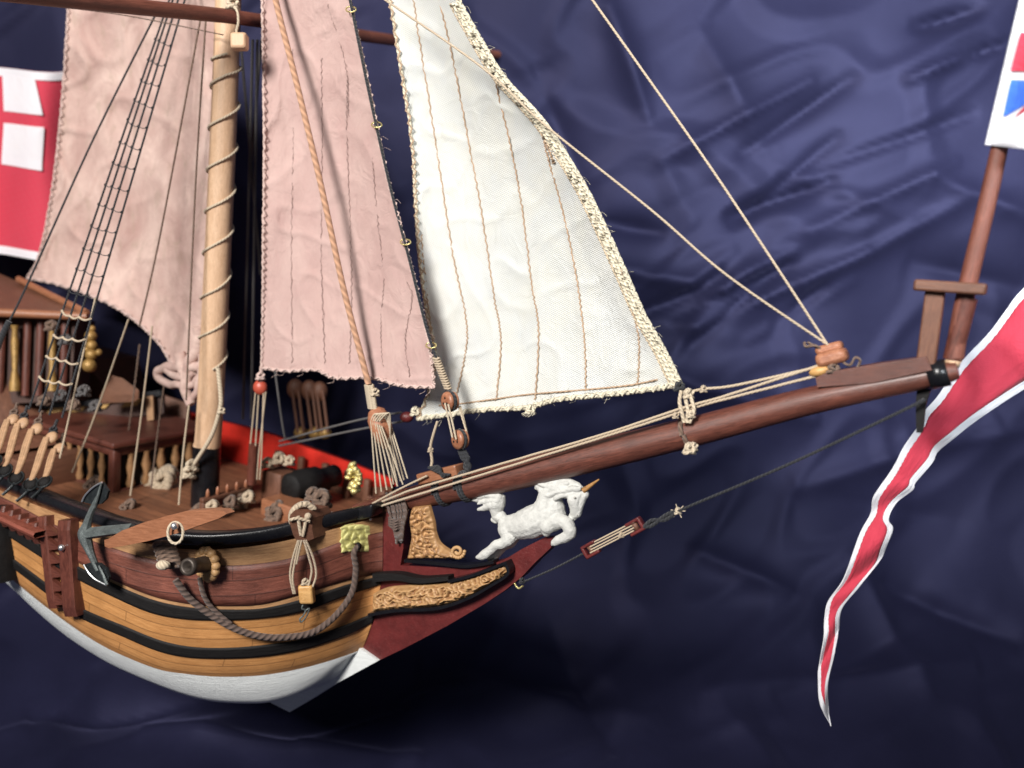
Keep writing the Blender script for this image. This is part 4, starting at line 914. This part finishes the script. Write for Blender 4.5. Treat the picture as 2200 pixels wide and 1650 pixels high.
cab = thing('anchor_cable', hz(600, 1365, .3), 'thick grey brown rope looping along the hull from gun to hawse hole', 'cable')
P = spline([hz(408, 1235, .5), hz(430, 1275, .4), hz(465, 1310, .3), hz(520, 1345, .25), hz(580, 1362, .25), hz(640, 1362, .25), hz(690, 1350, .25), hz(735, 1315, .25), hz(765, 1270, .2), hz(774, 1220, .2), hz(770, 1185, .2), hz(770, 1173, 0)], 12)
mk('rope', G().tube(P, .095, 12), M['rc'], cab)
P = spline([hz(447, 1235, .3), hz(455, 1270, .3), hz(470, 1300, .25), hz(510, 1335, .25)], 8); mk('second_strand', G().tube(P, .07, 10), M['rc'], cab)
g = G()
for k in range(5): g.tube([hz(388+k*3, 1163+k*9, .55)+RT*(.27*math.cos(a))+(UP*.5-FW*.5)*(.25*math.sin(a)) for a in [j*math.pi/7 for j in range(15)]], .075, 7)
mk('coil', g, M['rg'], cab)
mk('toggle', G().ball(hz(398, 1199, .75), (.2, .16, .14), 8, (RT, FW, UP)), M['rp'], cab)
ch = thing('cathead', hz(672, 1120, .4), 'dark brown notched cathead timber wrapped with pale rope on rail', 'cathead')
cc = hz(672, 1120, .25); g = G()
g.prism([hz(x, y, .5) for x, y in ((650, 1098), (660, 1088), (690, 1092), (697, 1105), (696, 1128), (700, 1148), (682, 1156), (664, 1154), (656, 1140), (648, 1112))], -N*.8); mk('timber', g, M['brown'], ch, smooth=False)
g = G(); 
for q in ([(670, 1100), (672, 1118), (676, 1140)], [(688, 1096), (684, 1120), (679, 1142)]): g.tube(spline([hz(x, y, .56) for x, y in q], 5), .05, 7)
g.tube(spline([hz(x, y, .6) for x, y in ((654, 1108), (670, 1104), (696, 1110))], 5), .05, 7); g.ball(hz(690, 1100, .55), .1, 7); mk('rope_turns', g, M['rt'], ch)
rope('cathead_strap', [hz(633, 1124, .1), hz(640, 1100, .25), hz(654, 1084, .3), hz(672, 1078, .3), hz(690, 1088, .3)], .09, M['rt'], 'pale flat rope strap over the rail beside the cathead', 'rope', rough=.01)
mk('rope_heap', (lambda g: (knot(g, PZ(690, 1072, -.2), .3, 5), knot(g, PZ(672, 1062, -.1), .22, 4), g)[2])(G()), M['rg'], None, label='coiled brown rope heap on deck behind the cathead', cat='rope coil')
hb_ = thing('cat_block', hz(680, 1270, .4), 'yellow wooden block with wire hook hanging from cathead ropes', 'block')
g = G()
for q in ([(672, 1150), (660, 1190), (655, 1225), (662, 1262)], [(674, 1150), (666, 1190), (660, 1230), (665, 1262)], [(684, 1150), (694, 1185), (700, 1215), (692, 1250)], [(688, 1150), (704, 1190), (709, 1225), (698, 1256)], [(679, 1150), (672, 1180), (668, 1200)]): g.tube(spline([hz(x, y, .6) for x, y in q], 8), .032, 7)
mk('fall', g, M['rt'], hb_)
mk('shell', G().box(hz(682, 1266, .45), (RT, (UP*.96-RT*.1).normalized(), -FW), (.21, .27, .17), .06), M['tanblock'], hb_)
g = G(); knot(g, hz(681, 1240, .5), .1); mk('strop', g, M['rt'], hb_)
g = G().tube(spline([hz(677, 1288, .5), hz(674, 1296, .5), hz(682, 1300, .5), hz(676, 1312, .5), hz(670, 1318, .5), hz(673, 1325, .5), hz(684, 1312, .5), hz(690, 1296, .5), hz(680, 1302, .5)], 6), .025, 6); mk('hook', g, M['iron'], hb_)
g = G(); g.box(hz(804, 1094, .2), (AX, N, Z), (.3, .3, .2), .05); mk('rail_end_block', g, M['black'], hull)
mk('rail_pin', G().ball(hz(805, 1112, .2), .05, 7), M['pin'], hull)
# ornament of pale brass on the far knighthead
g = G()
for k in range(30): g.ball(CL(760+random.uniform(-15, 15)*(1-abs(k-15)/22), 996+k*2.1, -.5+random.uniform(-.1, .1)), (random.uniform(.08, .15), .12, random.uniform(.07, .12)), 6)
mk('brass_finial', g, M['brass'], None, label='lumpy pale brass finial beside the bowsprit heel', cat='finial')

# ------------------------------------------------------------------ unicorn figurehead
un = thing('unicorn_figurehead', CL(1150, 1165), 'white carved leaping unicorn figurehead with gold horn under the bowsprit', 'figurehead')
g = G()
def cap(pts):
    P = []; R = []
    for a, b2 in zip(pts[:-1], pts[1:]):
        for k in range(6): t = k/6; P.append(CL(lerp(a[0], b2[0], t), lerp(a[1], b2[1], t), lerp(a[3], b2[3], t))); R.append(px(24.4, lerp(a[2], b2[2], t)*1.08+.5))
    a = pts[-1]; P.append(CL(a[0], a[1], a[3])); R.append(px(24.4, a[2]*1.08+.5))
    n = len(P); g.tube(P, lambda t: R[min(int(round(t*(n-1))), n-1)], 14); g.ball(P[0], R[0], 8); g.ball(P[-1], R[-1], 8)
def uc(pts, off=0.):
    cap([(1000+x/7.333, 1010+y/7.333, r/7.333, off+(q[0] if q else 0)) for x, y, r, *q in pts])
uc([(665, 870, 145), (860, 875, 205), (1040, 825, 240), (1230, 745, 235), (1320, 690, 205)])
uc([(1240, 720, 220), (1290, 540, 180), (1290, 420, 140), (1370, 310, 130), (1480, 280, 140), (1600, 300, 135), (1720, 340, 115), (1790, 400, 105)])
uc([(1790, 390, 105, .05), (1880, 385, 62, .05)]); uc([(1720, 460, 105, .12), (1745, 590, 92, .08), (1735, 680, 80, .05), (1700, 725, 62, .05)]); uc([(1860, 420, 50, .1), (1800, 560, 55, .1), (1770, 690, 50, .1)])
for q in ([(1120, 172, 38), (1190, 190, 60), (1280, 230, 70), (1400, 200, 75), (1510, 165, 62), (1640, 200, 60), (1760, 250, 55), (1820, 290, 40)],
          [(1110, 280, 22), (1160, 275, 55), (1250, 320, 70), (1340, 290, 60)], [(1105, 180, 30), (1130, 230, 45), (1190, 250, 60)]): uc(q, .05)
for k, q in enumerate(([(1770, 300, 34), (1680, 290, 40), (1560, 330, 40), (1440, 330, 38), (1340, 390, 38), (1230, 400, 30)], [(1700, 370, 30), (1600, 390, 34), (1500, 400, 34), (1420, 450, 30)], [(1600, 210, 36), (1480, 230, 40), (1370, 260, 40), (1240, 240, 36), (1140, 200, 22)], [(1500, 310, 30), (1400, 350, 34), (1290, 350, 36), (1180, 330, 24)])): uc(q, .2 if k < 2 else .15)
uc([(1768, 330, 26, .18), (1800, 290, 20, .2), (1815, 250, 8, .2)]); uc([(1400, 470, 120), (1400, 600, 160), (1440, 700, 140)])
uc([(560, 740, 90), (490, 720, 75), (485, 620, 98), (510, 520, 118), (535, 450, 100), (470, 430, 78), (370, 425, 68), (270, 440, 60), (185, 465, 42), (105, 470, 16)])
uc([(480, 540, 80, .1), (380, 560, 62, .1), (290, 600, 42, .1), (205, 620, 22, .1)]); uc([(520, 420, 60, .08), (400, 400, 46, .12), (300, 400, 36, .12), (200, 430, 24, .1)]); uc([(500, 480, 46, .14), (390, 480, 40, .14), (280, 500, 30, .12), (200, 530, 16, .1)]); uc([(440, 780, 40), (480, 800, 40)])
uc([(670, 930, 150, .05), (700, 1080, 105, .2), (600, 1150, 78, .25), (480, 1180, 72, .3), (400, 1260, 66, .3), (320, 1320, 74, .3), (250, 1360, 58, .3), (185, 1372, 24, .3)])
uc([(760, 1060, 90, -.25), (720, 1150, 70, -.25), (600, 1210, 55, -.2), (540, 1270, 62, -.15), (470, 1340, 66, -.05), (380, 1380, 42, 0)])
uc([(1380, 800, 150, .1), (1520, 800, 100, .2), (1610, 850, 92, .25), (1650, 950, 92, .25), (1655, 1000, 84, .25), (1570, 1060, 76, .25), (1470, 1100, 66, .25), (1390, 1150, 48, .25), (1368, 1172, 22, .25)])
uc([(1300, 880, 110, .25), (1275, 980, 62, .2)]); uc([(1400, 760, 130, -.3), (1560, 760, 80, -.35), (1640, 840, 70, -.35), (1680, 960, 60, -.3), (1600, 1090, 50, -.25)])
o = mk('body', g, M['figure'], un); rm = o.modifiers.new('skin', 'REMESH'); rm.mode = 'VOXEL'; rm.voxel_size = .018; rm.use_smooth_shade = True
sm = o.modifiers.new('relax', 'SMOOTH'); sm.iterations = 2; sm.factor = .5
tx = bpy.data.textures.new('lumps', 'CLOUDS'); tx.noise_scale = .07; dm = o.modifiers.new('lumps', 'DISPLACE'); dm.texture = tx; dm.strength = .02; dm.mid_level = .5
mk('horn', G().tube([CL(lerp(1254, 1287, k/20), lerp(1054, 1030, k/20), .1) for k in range(21)], lambda t: px(24, 4.9*(1-t)+1.6)*(1+.14*math.sin(t*50)), 10), paint('worn_gilt_horn', (.38, .19, .06), .45, .5, .5, 8, worn=(.16, .06, .03)), un)
g = G(); g.ball(CL(1235, 1069.5, .30), .035, 6); g.ball(CL(1240, 1107, .2), .02, 5); mk('eye', g, paint('eye_grey_paint', (.35, .33, .30), .5), un)  # small grey marks for eye and nostril

# ------------------------------------------------------------------ flags and streamer
def flagsurf(fn, nu, nv): return [[fn(i/nu, j/nv) for i in range(nu+1)] for j in range(nv+1)]
SL = [(2330,500),(2200,618),(2160,667),(2124,715),(2061,782),(2015,850),(1985,885),(1976,909),(1942,958),(1924,994),(1906,1024),(1876,1067),(1870,1103),(1848,1145),(1830,1194),(1809,1248),(1779,1291),(1771,1327),(1770,1364),(1761,1418),(1757,1448),(1759,1491),(1767,1527),(1785,1559)]
SR = [(2400,750),(2290,790),(2240,815),(2200,836),(2142,873),(2088,910),(2052,939),(2015,970),(2003,994),(1967,1036),(1961,1052),(1927,1079),(1909,1115),(1918,1136),(1903,1175),(1888,1209),(1845,1261),(1809,1306),(1802,1345),(1800,1370),(1791,1412),(1778,1467),(1779,1515),(1786,1560)]
fl, fr = pc(SL), pc(SR)
def stf(u, v, e=0):
    a, b2 = fl(v), fr(v); x, y = lerp(a[0], b2[0], u), lerp(a[1], b2[1], u)
    d = 21.5+.07*math.sin(v*38+u*2.5)+.03*math.sin(v*77+u*3)+.25*noise.noise(V((x*.012, y*.012, 0)))-.10*math.sin(u*math.pi)*min(1, math.hypot(a[0]-b2[0], a[1]-b2[1])/160)**1.5-e; return PD(x, y, d)
sr = thing('streamer', stf(.5, 1), 'long red pennant with white borders hanging twisted behind the bowsprit tip', 'pennant')
NVs = 260
def sband(u0, u1, mat, nm, jag=0, nu=10):
    rows = []; uvs = []
    for j in range(NVs+1):
        v = j/NVs; a, b2 = fl(v), fr(v); wd = max(math.hypot(a[0]-b2[0], a[1]-b2[1]), 1); bw_ = min(.499, lerp(17, 9, v)/wd)
        x0 = (0 if u0 == 0 else (bw_ if u0 == 1 else 1-bw_)); x1 = (bw_ if u1 == 1 else (1-bw_ if u1 == 2 else 1))
        jj = jag*.05*((j % 3)-1)*min(1, 60/wd)
        if u0 == 1: x0 += jj
        if u1 == 1: x1 += jj
        if u0 == 2: x0 -= 0
        rows.append([stf(lerp(x0, x1, k/nu), v) for k in range(nu+1)]); uvs.append([(k*.1, v*12) for k in range(nu+1)])
    o = mk(nm, G().grid(rows, uvs), mat, sr); m_ = o.modifiers.new('thickness', 'SOLIDIFY'); m_.thickness = .02
sband(0, 1, M['cowhite'], 'white_border', .2); sband(1, 2, M['cored'], 'red_field', .2); sband(2, 3, M['cowhite'], 'white_border')
# union jack on the jackstaff
fa, fb, fc, fd = (2225, -120), (2122, 312), (2560, -95), (2480, 352)
def jkf(u, v, e=0.):
    x = lerp(lerp(fa[0], fb[0], v), lerp(fc[0], fd[0], v), u); y = lerp(lerp(fa[1], fb[1], v), lerp(fc[1], fd[1], v), u); 
    return CL(x, y, .18+.35*math.sin(u*7)*min(1, u*6)+.12*math.sin(v*5+u*9)+e)
jk = thing('jack_flag', jkf(0, 1), 'small blue red and white jack flag wrapped on the upper jackstaff', 'flag')
o = mk('white_ground', G().grid(flagsurf(jkf, 60, 40)), M['cowhite'], jk); o.modifiers.new('thickness', 'SOLIDIFY').thickness = .03
def patch(poly4, mat, nm, parent, fn, e=.09, n=24):
    (a, b2, c2, d2) = poly4; rows = []
    for j in range(n+1):
        r = []
        for i in range(n+1):
            s_, t_ = i/n, j/n; u = lerp(lerp(a[0], b2[0], s_), lerp(d2[0], c2[0], s_), t_); v = lerp(lerp(a[1], b2[1], s_), lerp(d2[1], c2[1], s_), t_); r.append(fn(u, v, e))
        rows.append(r)
    return mk(nm, G().grid(rows), mat, parent)
patch(((.035, .435), (.95, .42), (.95, .60), (.03, .625)), M['cored'], 'red_cross', jk, jkf); patch(((.44, .04), (.54, .04), (.54, .94), (.44, .94)), M['cored'], 'red_cross', jk, jkf, .1)
for q in (((.045, .67), (.33, .66), (.33, .68), (.05, .855)), ((.07, .18), (.33, .36), (.33, .361), (.07, .36)), ((.12, .06), (.40, .06), (.40, .27), (.399, .27)), ((.60, .06), (.88, .06), (.60, .27), (.599, .27)), ((.60, .75), (.60, .92), (.88, .92), (.879, .92)), ((.22, .91), (.40, .75), (.40, .92), (.22, .92))): patch(q, M['coblue'], 'blue_triangle', jk, jkf)
patch(((.20, .74), (.40, .62), (.40, .66), (.12, .85)), M['cored'], 'thin_red_diagonal', jk, jkf, .08)
mk('hoist_sleeve', G().tube([jkf(0, k/20) for k in range(21)], .06, 14), M['cowhite'], jk)
# ensign behind the gaff sail
def enf(u, v, e=0.):
    x = lerp(-250, 175, u); y = lerp(156, 550, v)-14*(u-.35)*(1 if v < .5 else -.5)*1.2+8*math.sin(u*9)
    return PD(x, y, 37.5+.5*math.sin(u*14)+.25*math.sin(v*6+u*5)-e)
en = thing('ensign', enf(.5, 1), 'red ensign with white squares and white edges behind the mottled pink sail', 'flag')
o = mk('red_field', G().grid(flagsurf(enf, 50, 40)), M['cored'], en); o.modifiers.new('thickness', 'SOLIDIFY').thickness = .03
for q in (((0, 0), (1, 0), (1, .045), (0, .045)), ((0, .955), (1, .955), (1, 1), (0, 1))): patch(q, M['cowhite'], 'white_border', en, enf, .1, 60)
def eu(x): return (x+250)/425
for x0, x1, x2, x3, y0, y1 in ((5, 75, 92, 8, .045, .235), (8, 95, 90, 3, .30, .51), (-85, -6, -4, -90, .045, .235), (-85, -6, -6, -90, .30, .51)): patch(((eu(x0), y0), (eu(x1), y0), (eu(x2), y1), (eu(x3), y1)), M['cowhite'], 'white_square', en, enf, .12, 24)

# ------------------------------------------------------------------ deck fittings (out of focus)
s0, o0, _ = toE(PZ(246, 1064, ZD)); HC = 1.85
cb = thing('deck_cabin', E(s0, o0, ZD), 'low dark red deck cabin with overhanging roof and tan balusters', 'deck cabin')
Lc, Wc = 5.2, 4.4
def sbox(s1, s2, o1, o2, z1, z2, mat, nm, parent, bev=.05, **kw):
    return mk(nm, G().box(E((s1+s2)/2, (o1+o2)/2, (z1+z2)/2), (A, N, Z), ((s2-s1)/2, (o2-o1)/2, (z2-z1)/2), bev), mat, parent, **kw)
sbox(s0-.2, s0+Lc, o0-Wc, o0+.25, ZD+HC-.1, ZD+HC+.12, M['mahog'], 'roof', cb)
sbox(s0+.1, s0+Lc-.3, o0-Wc+.3, o0-.25, ZD, ZD+HC-.12, M['blackmat'], 'inner_wall', cb)
sbox(s0-.05, s0+Lc-.1, o0-Wc+.1, o0+.1, ZD+HC-.42, ZD+HC-.11, M['mahog'], 'frieze', cb)
sbox(s0-.05, s0+Lc-.1, o0-Wc+.1, o0+.1, ZD, ZD+.18, M['mahog'], 'sill', cb)
sbox(s0-.07, s0+.25, o0-.2, o0+.12, ZD+.02, ZD+HC-.2, M['mahog'], 'corner_post', cb)
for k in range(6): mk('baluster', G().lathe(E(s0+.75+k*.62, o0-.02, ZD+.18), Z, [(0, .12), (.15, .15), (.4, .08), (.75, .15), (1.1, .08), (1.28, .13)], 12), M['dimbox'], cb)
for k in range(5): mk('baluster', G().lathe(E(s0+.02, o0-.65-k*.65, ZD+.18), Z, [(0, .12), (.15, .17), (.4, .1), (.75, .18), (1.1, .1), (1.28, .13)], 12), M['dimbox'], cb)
# quarterdeck step, rail with diagonal gilt stripes, aft cabin
sbox(13.2, 24, -4.6, 3.4, ZD, ZD+1.2, M['brown'], 'deck', None, label='raised orange brown quarterdeck behind the low cabin', cat='raised deck')
qr = thing('quarterdeck_rail', PD(240, 890, 35), 'black rail with slanting gilt stripes beyond the low cabin', 'rail')
def pdp(pts, d, th, mat, nm, par, **kw): return mk(nm, G().prism([PD(x, y, d) for x, y in pts], FW*th), mat, par, smooth=False, **kw)
pdp([(60, 868), (180, 862), (345, 838), (347, 850), (180, 873), (60, 880)], 35, .3, M['black'], 'cap', qr)
pdp([(60, 880), (180, 873), (350, 850), (352, 888), (180, 904), (60, 910)], 35.2, .2, M['darkw'], 'board', qr)
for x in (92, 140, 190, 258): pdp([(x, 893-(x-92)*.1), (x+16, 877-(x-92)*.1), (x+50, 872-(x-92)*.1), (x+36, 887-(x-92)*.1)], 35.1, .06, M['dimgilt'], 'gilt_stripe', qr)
pdp([(314, 852), (328, 850), (330, 902), (316, 904)], 34.8, .2, M['dimbox'], 'post', qr)
ac = thing('aft_cabin', PD(0, 760, 37), 'tall brown aft cabin with sloping roof and gilt columns', 'cabin')
rf = [PD(x, y, d) for x, y, d in ((-160, 600, 34), (20, 600, 34), (60, 610, 36), (125, 648, 36), (185, 672, 34.5), (-160, 668, 31))]
g = G(); g.prism([PD(-200, 575, 38), PD(0, 588, 38), PD(190, 674, 33.5), PD(-200, 664, 33)], -UP*.15); mk('roof', g, M['brown'], ac, smooth=False)
mk('roof_edge', G().tube([PD(-200, 668, 32.9), PD(0, 672, 33), PD(188, 680, 33.4)], .16, 8), M['orange'], ac); mk('roof_edge', G().tube([PD(40, 600, 36.6), PD(110, 635, 35), PD(186, 672, 33.6)], .14, 8), M['orange'], ac)
g = G(); g.prism([PD(-200, 676, 34), PD(165, 684, 34), PD(150, 860, 34), PD(-200, 880, 34)], FW*1.5); mk('wall', g, M['darkw'], ac, smooth=False)
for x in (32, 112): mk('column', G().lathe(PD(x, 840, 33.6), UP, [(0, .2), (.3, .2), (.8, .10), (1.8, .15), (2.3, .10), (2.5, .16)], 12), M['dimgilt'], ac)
for x in (5, 60, 88, 140): mk('wall_post', G().tube([PD(x, 690, 33.8), PD(x-6, 850, 33.8)], .14, 8), M['mahog'], ac)
g = G()
for x, y, r in ((195, 722, .22), (197, 742, .2), (212, 757, .13), (196, 762, .22), (192, 785, .26), (198, 706, .12), (186, 750, .1)): g.ball(PD(x, y, 33), r, 8)
mk('gilt_figure', g, M['dimgilt'], None, label='small gilt figure ornament standing by the aft cabin', cat='ornament')
g = G().prism([PD(x, y, 34) for x, y in ((215, 850), (238, 806), (262, 812), (298, 838), (290, 846))], -UP*.3); mk('side_step', g, M['orange'], None, smooth=False, label='orange brown wedge shaped step behind the low cabin', cat='step')
# hull beyond: the far bulwark of the waist
g = G().prism([PD(x, y, 36.5) for x, y in ((60, 850), (150, 800), (200, 800), (240, 850), (330, 842), (400, 866), (420, 980), (60, 1000))], FW*.3); mk('far_bulwark', g, M['brown'], hull, smooth=False)
# gun on its carriage by the far bulwark
gn = thing('deck_gun', PZ(640, 1095, ZD), 'dark gun and block carriage on deck by the red bulwark', 'gun')
mk('carriage', G().box(PZ(600, 1090, ZD)+Z*.7, (A, N, Z), (.45, .5, .7), .06), M['brown'], gn)
c = PZ(655, 1095, ZD)+Z*1.0; mk('barrel', G().lathe(c+N*.9, -N, [(0, .02), (0, .40), (.1, .50), (.5, .5), (.55, .56), (1.4, .52), (1.5, .42), (2.0, .38), (2.4, .42), (2.4, .02)], 24), M['blackmat'], gn)
for k, (x, y, r) in enumerate(((600, 985, .22), (575, 995, .2), (622, 990, .18))): 
    g = G(); knot(g, PD(x, y, 31.5), r, 4); mk('rope_coil', g, M['rt'], None, label=('small pale rope coil on the red bulwark beside the gun', 'greyish rope coil nearest the hanging tackle', 'tan rope coil farthest toward the bow on the red bulwark')[k], cat='rope coil')
for k, (x, y, r, lab) in enumerate(((352, 1035, .45, 'large pale rope coil on deck between cabin and mast'), (318, 1030, .3, 'smaller tan rope coil beside the cabin'), (590, 1105, .3, 'brown rope tangle at the foot of the hanging tackle'))):
    g = G(); knot(g, PZ(x, y, ZD+.3), r, 6); knot(g, PZ(x+8, y-14, ZD+.5), r*.8, 5); mk('rope_coil', g, M['rt'] if k < 2 else M['rg'], None, label=lab, cat='rope coil')
rope('deck_line', [PZ(475, 1092, ZD), PZ(500, 1070, ZD+.2), PZ(530, 1055, ZD+.5)], .1, M['rg'], 'short thick grey rope on deck at the tackle foot', 'rope')
g = G().box(PZ(622, 1118, ZD)+Z*.35, (A, N, Z), (.9, .5, .35), .05); mk('deck_block', g, M['orange'], None, label='orange wooden block on the foredeck next to the rope strap', cat='wood block')
sbox(.6, 1.4, -1.8, 1.6, ZD, -.45, M['brown'], 'bow_timber', None, label='dark timbers across the bow under the bowsprit heel', cat='timber')
wl = thing('windlass', PZ(700, 1090, ZD), 'dark brown windlass drum across the foredeck behind the cathead', 'windlass')
mk('drum', G().tube([E(2.2, 1.6, ZD+.75), E(2.2, -2.2, ZD+.75)], lambda t: .3+.05*math.cos(t*18), 12), M['darkw'], wl, smooth=False)
for o_ in (1.65, -2.25): sbox(1.95, 2.5, o_-.1, o_+.1, ZD, ZD+1.25, M['brown'], 'bitt', wl, .04)
for k in range(7): ring_ = G().tube([E(2.2+.38*math.cos(a), .3-k*.09, ZD+.75+.38*math.sin(a)) for a in [j_*math.pi/8 for j_ in range(17)]], .05, 6); mk('rope_turn', ring_, M['rg'], wl)
STN = 'first second third fourth fifth sixth seventh'.split()
for k in range(7):
    s_ = 1.6+k*1.25; q = E(s_, -hb(s_)+.34, 0); mk('bulwark_timber', G().box(V((q.x, q.y, STEM.z+ZD+.55)), (A, N, Z), (.13, .1, .55), .03), M['brown'], None, label='%s brown timber inside the red bulwark, counted from the bow' % STN[k], cat='timber', group='timbers inside the far bulwark')
pr_ = thing('pin_rail', E(6.2, 1.2, ZD), 'small pin rail with belaying pins in front of the mast foot', 'pin rail')
sbox(6.6, 6.8, -1.0, 1.2, ZD+.75, ZD+.9, M['brown'], 'rail', pr_, .03)
for o_ in (-.9, 1.1): sbox(6.6, 6.8, o_-.09, o_+.09, ZD, ZD+.75, M['brown'], 'post', pr_, .03)
for k in range(5): mk('belaying_pin', G().lathe(E(6.7, -.75+k*.42, ZD+.6), Z, [(0, .03), (.1, .05), (.3, .05), (.31, .075), (.5, .06), (.58, .02)], 8), M['pear'], pr_)
for k in range(3): g = G(); knot(g, E(6.5, -.7+k*.8, ZD+.6), .22, 5); mk('rope_hank', g, M['rg'] if k % 2 else M['rt'], pr_)
for k, (x, y, r, m_, lab) in enumerate(((205, 1040, .28, 'rg', 'dark rope heap on deck beside the cabin near the anchor'), (432, 1100, .3, 'rg', 'dark rope heap at the black mast foot'), (520, 1085, .26, 'rt', 'tan rope scrap between mast foot and tackle'), (280, 1085, .2, 'rg', 'small rope end on the deck behind the anchor stock'))):
    g = G(); knot(g, PZ(x, y, ZD+.2), r, 5); knot(g, PZ(x-14, y+6, ZD+.15), r*.7, 4); mk('rope_heap', g, M[m_], None, label=lab, cat='rope coil')
for k, (x, y) in enumerate(((180, 840), (158, 870), (130, 850), (95, 860), (205, 872), (110, 700), (140, 730))):
    g = G(); knot(g, PD(x, y, 30+k*.5), .2, 4); mk('rope_knot', g, M['rg'] if k % 2 else M['rd'], None, label='blurred knot of rigging %s' % ('beyond the pale lower ratline ends', 'above the longest lanyard', 'over the second lanyard', 'beside the big tan deadeye', 'on the black gilt rail', 'under the sail foot by the shrouds', 'against the aft cabin wall')[k], cat='rope knot')
# far deadeyes beyond the pink sail foot
for k, (x, lab) in enumerate(((638, 'far blurred deadeye lanyard nearest the hanging tackle'), (668, 'middle far blurred deadeye lanyard under the staysail'), (690, 'far blurred deadeye lanyard nearest the forestay heart'))):
    t = thing('far_lanyard', PD(x+6, 935, 36), lab, 'deadeye lanyard', 'far deadeyes seen under the pink staysail')
    mk('upper_deadeye', G().ball(PD(x-4, 835+k*3, 36), (.34, .25, .42), 8), M['brown'], t); mk('lower_deadeye', G().ball(PD(x+8, 930, 36), (.28, .22, .26), 8), M['dimgilt'], t)
    g = G(); g.tube([PD(x-10, 838, 35.8), PD(x+2, 928, 35.8)], .06, 6); g.tube([PD(x+3, 838, 35.8), PD(x+14, 928, 35.8)], .06, 6); mk('lanyard', g, M['brown'], t)

for o in bpy.data.objects:
    if '_b' in o: del o['_b']
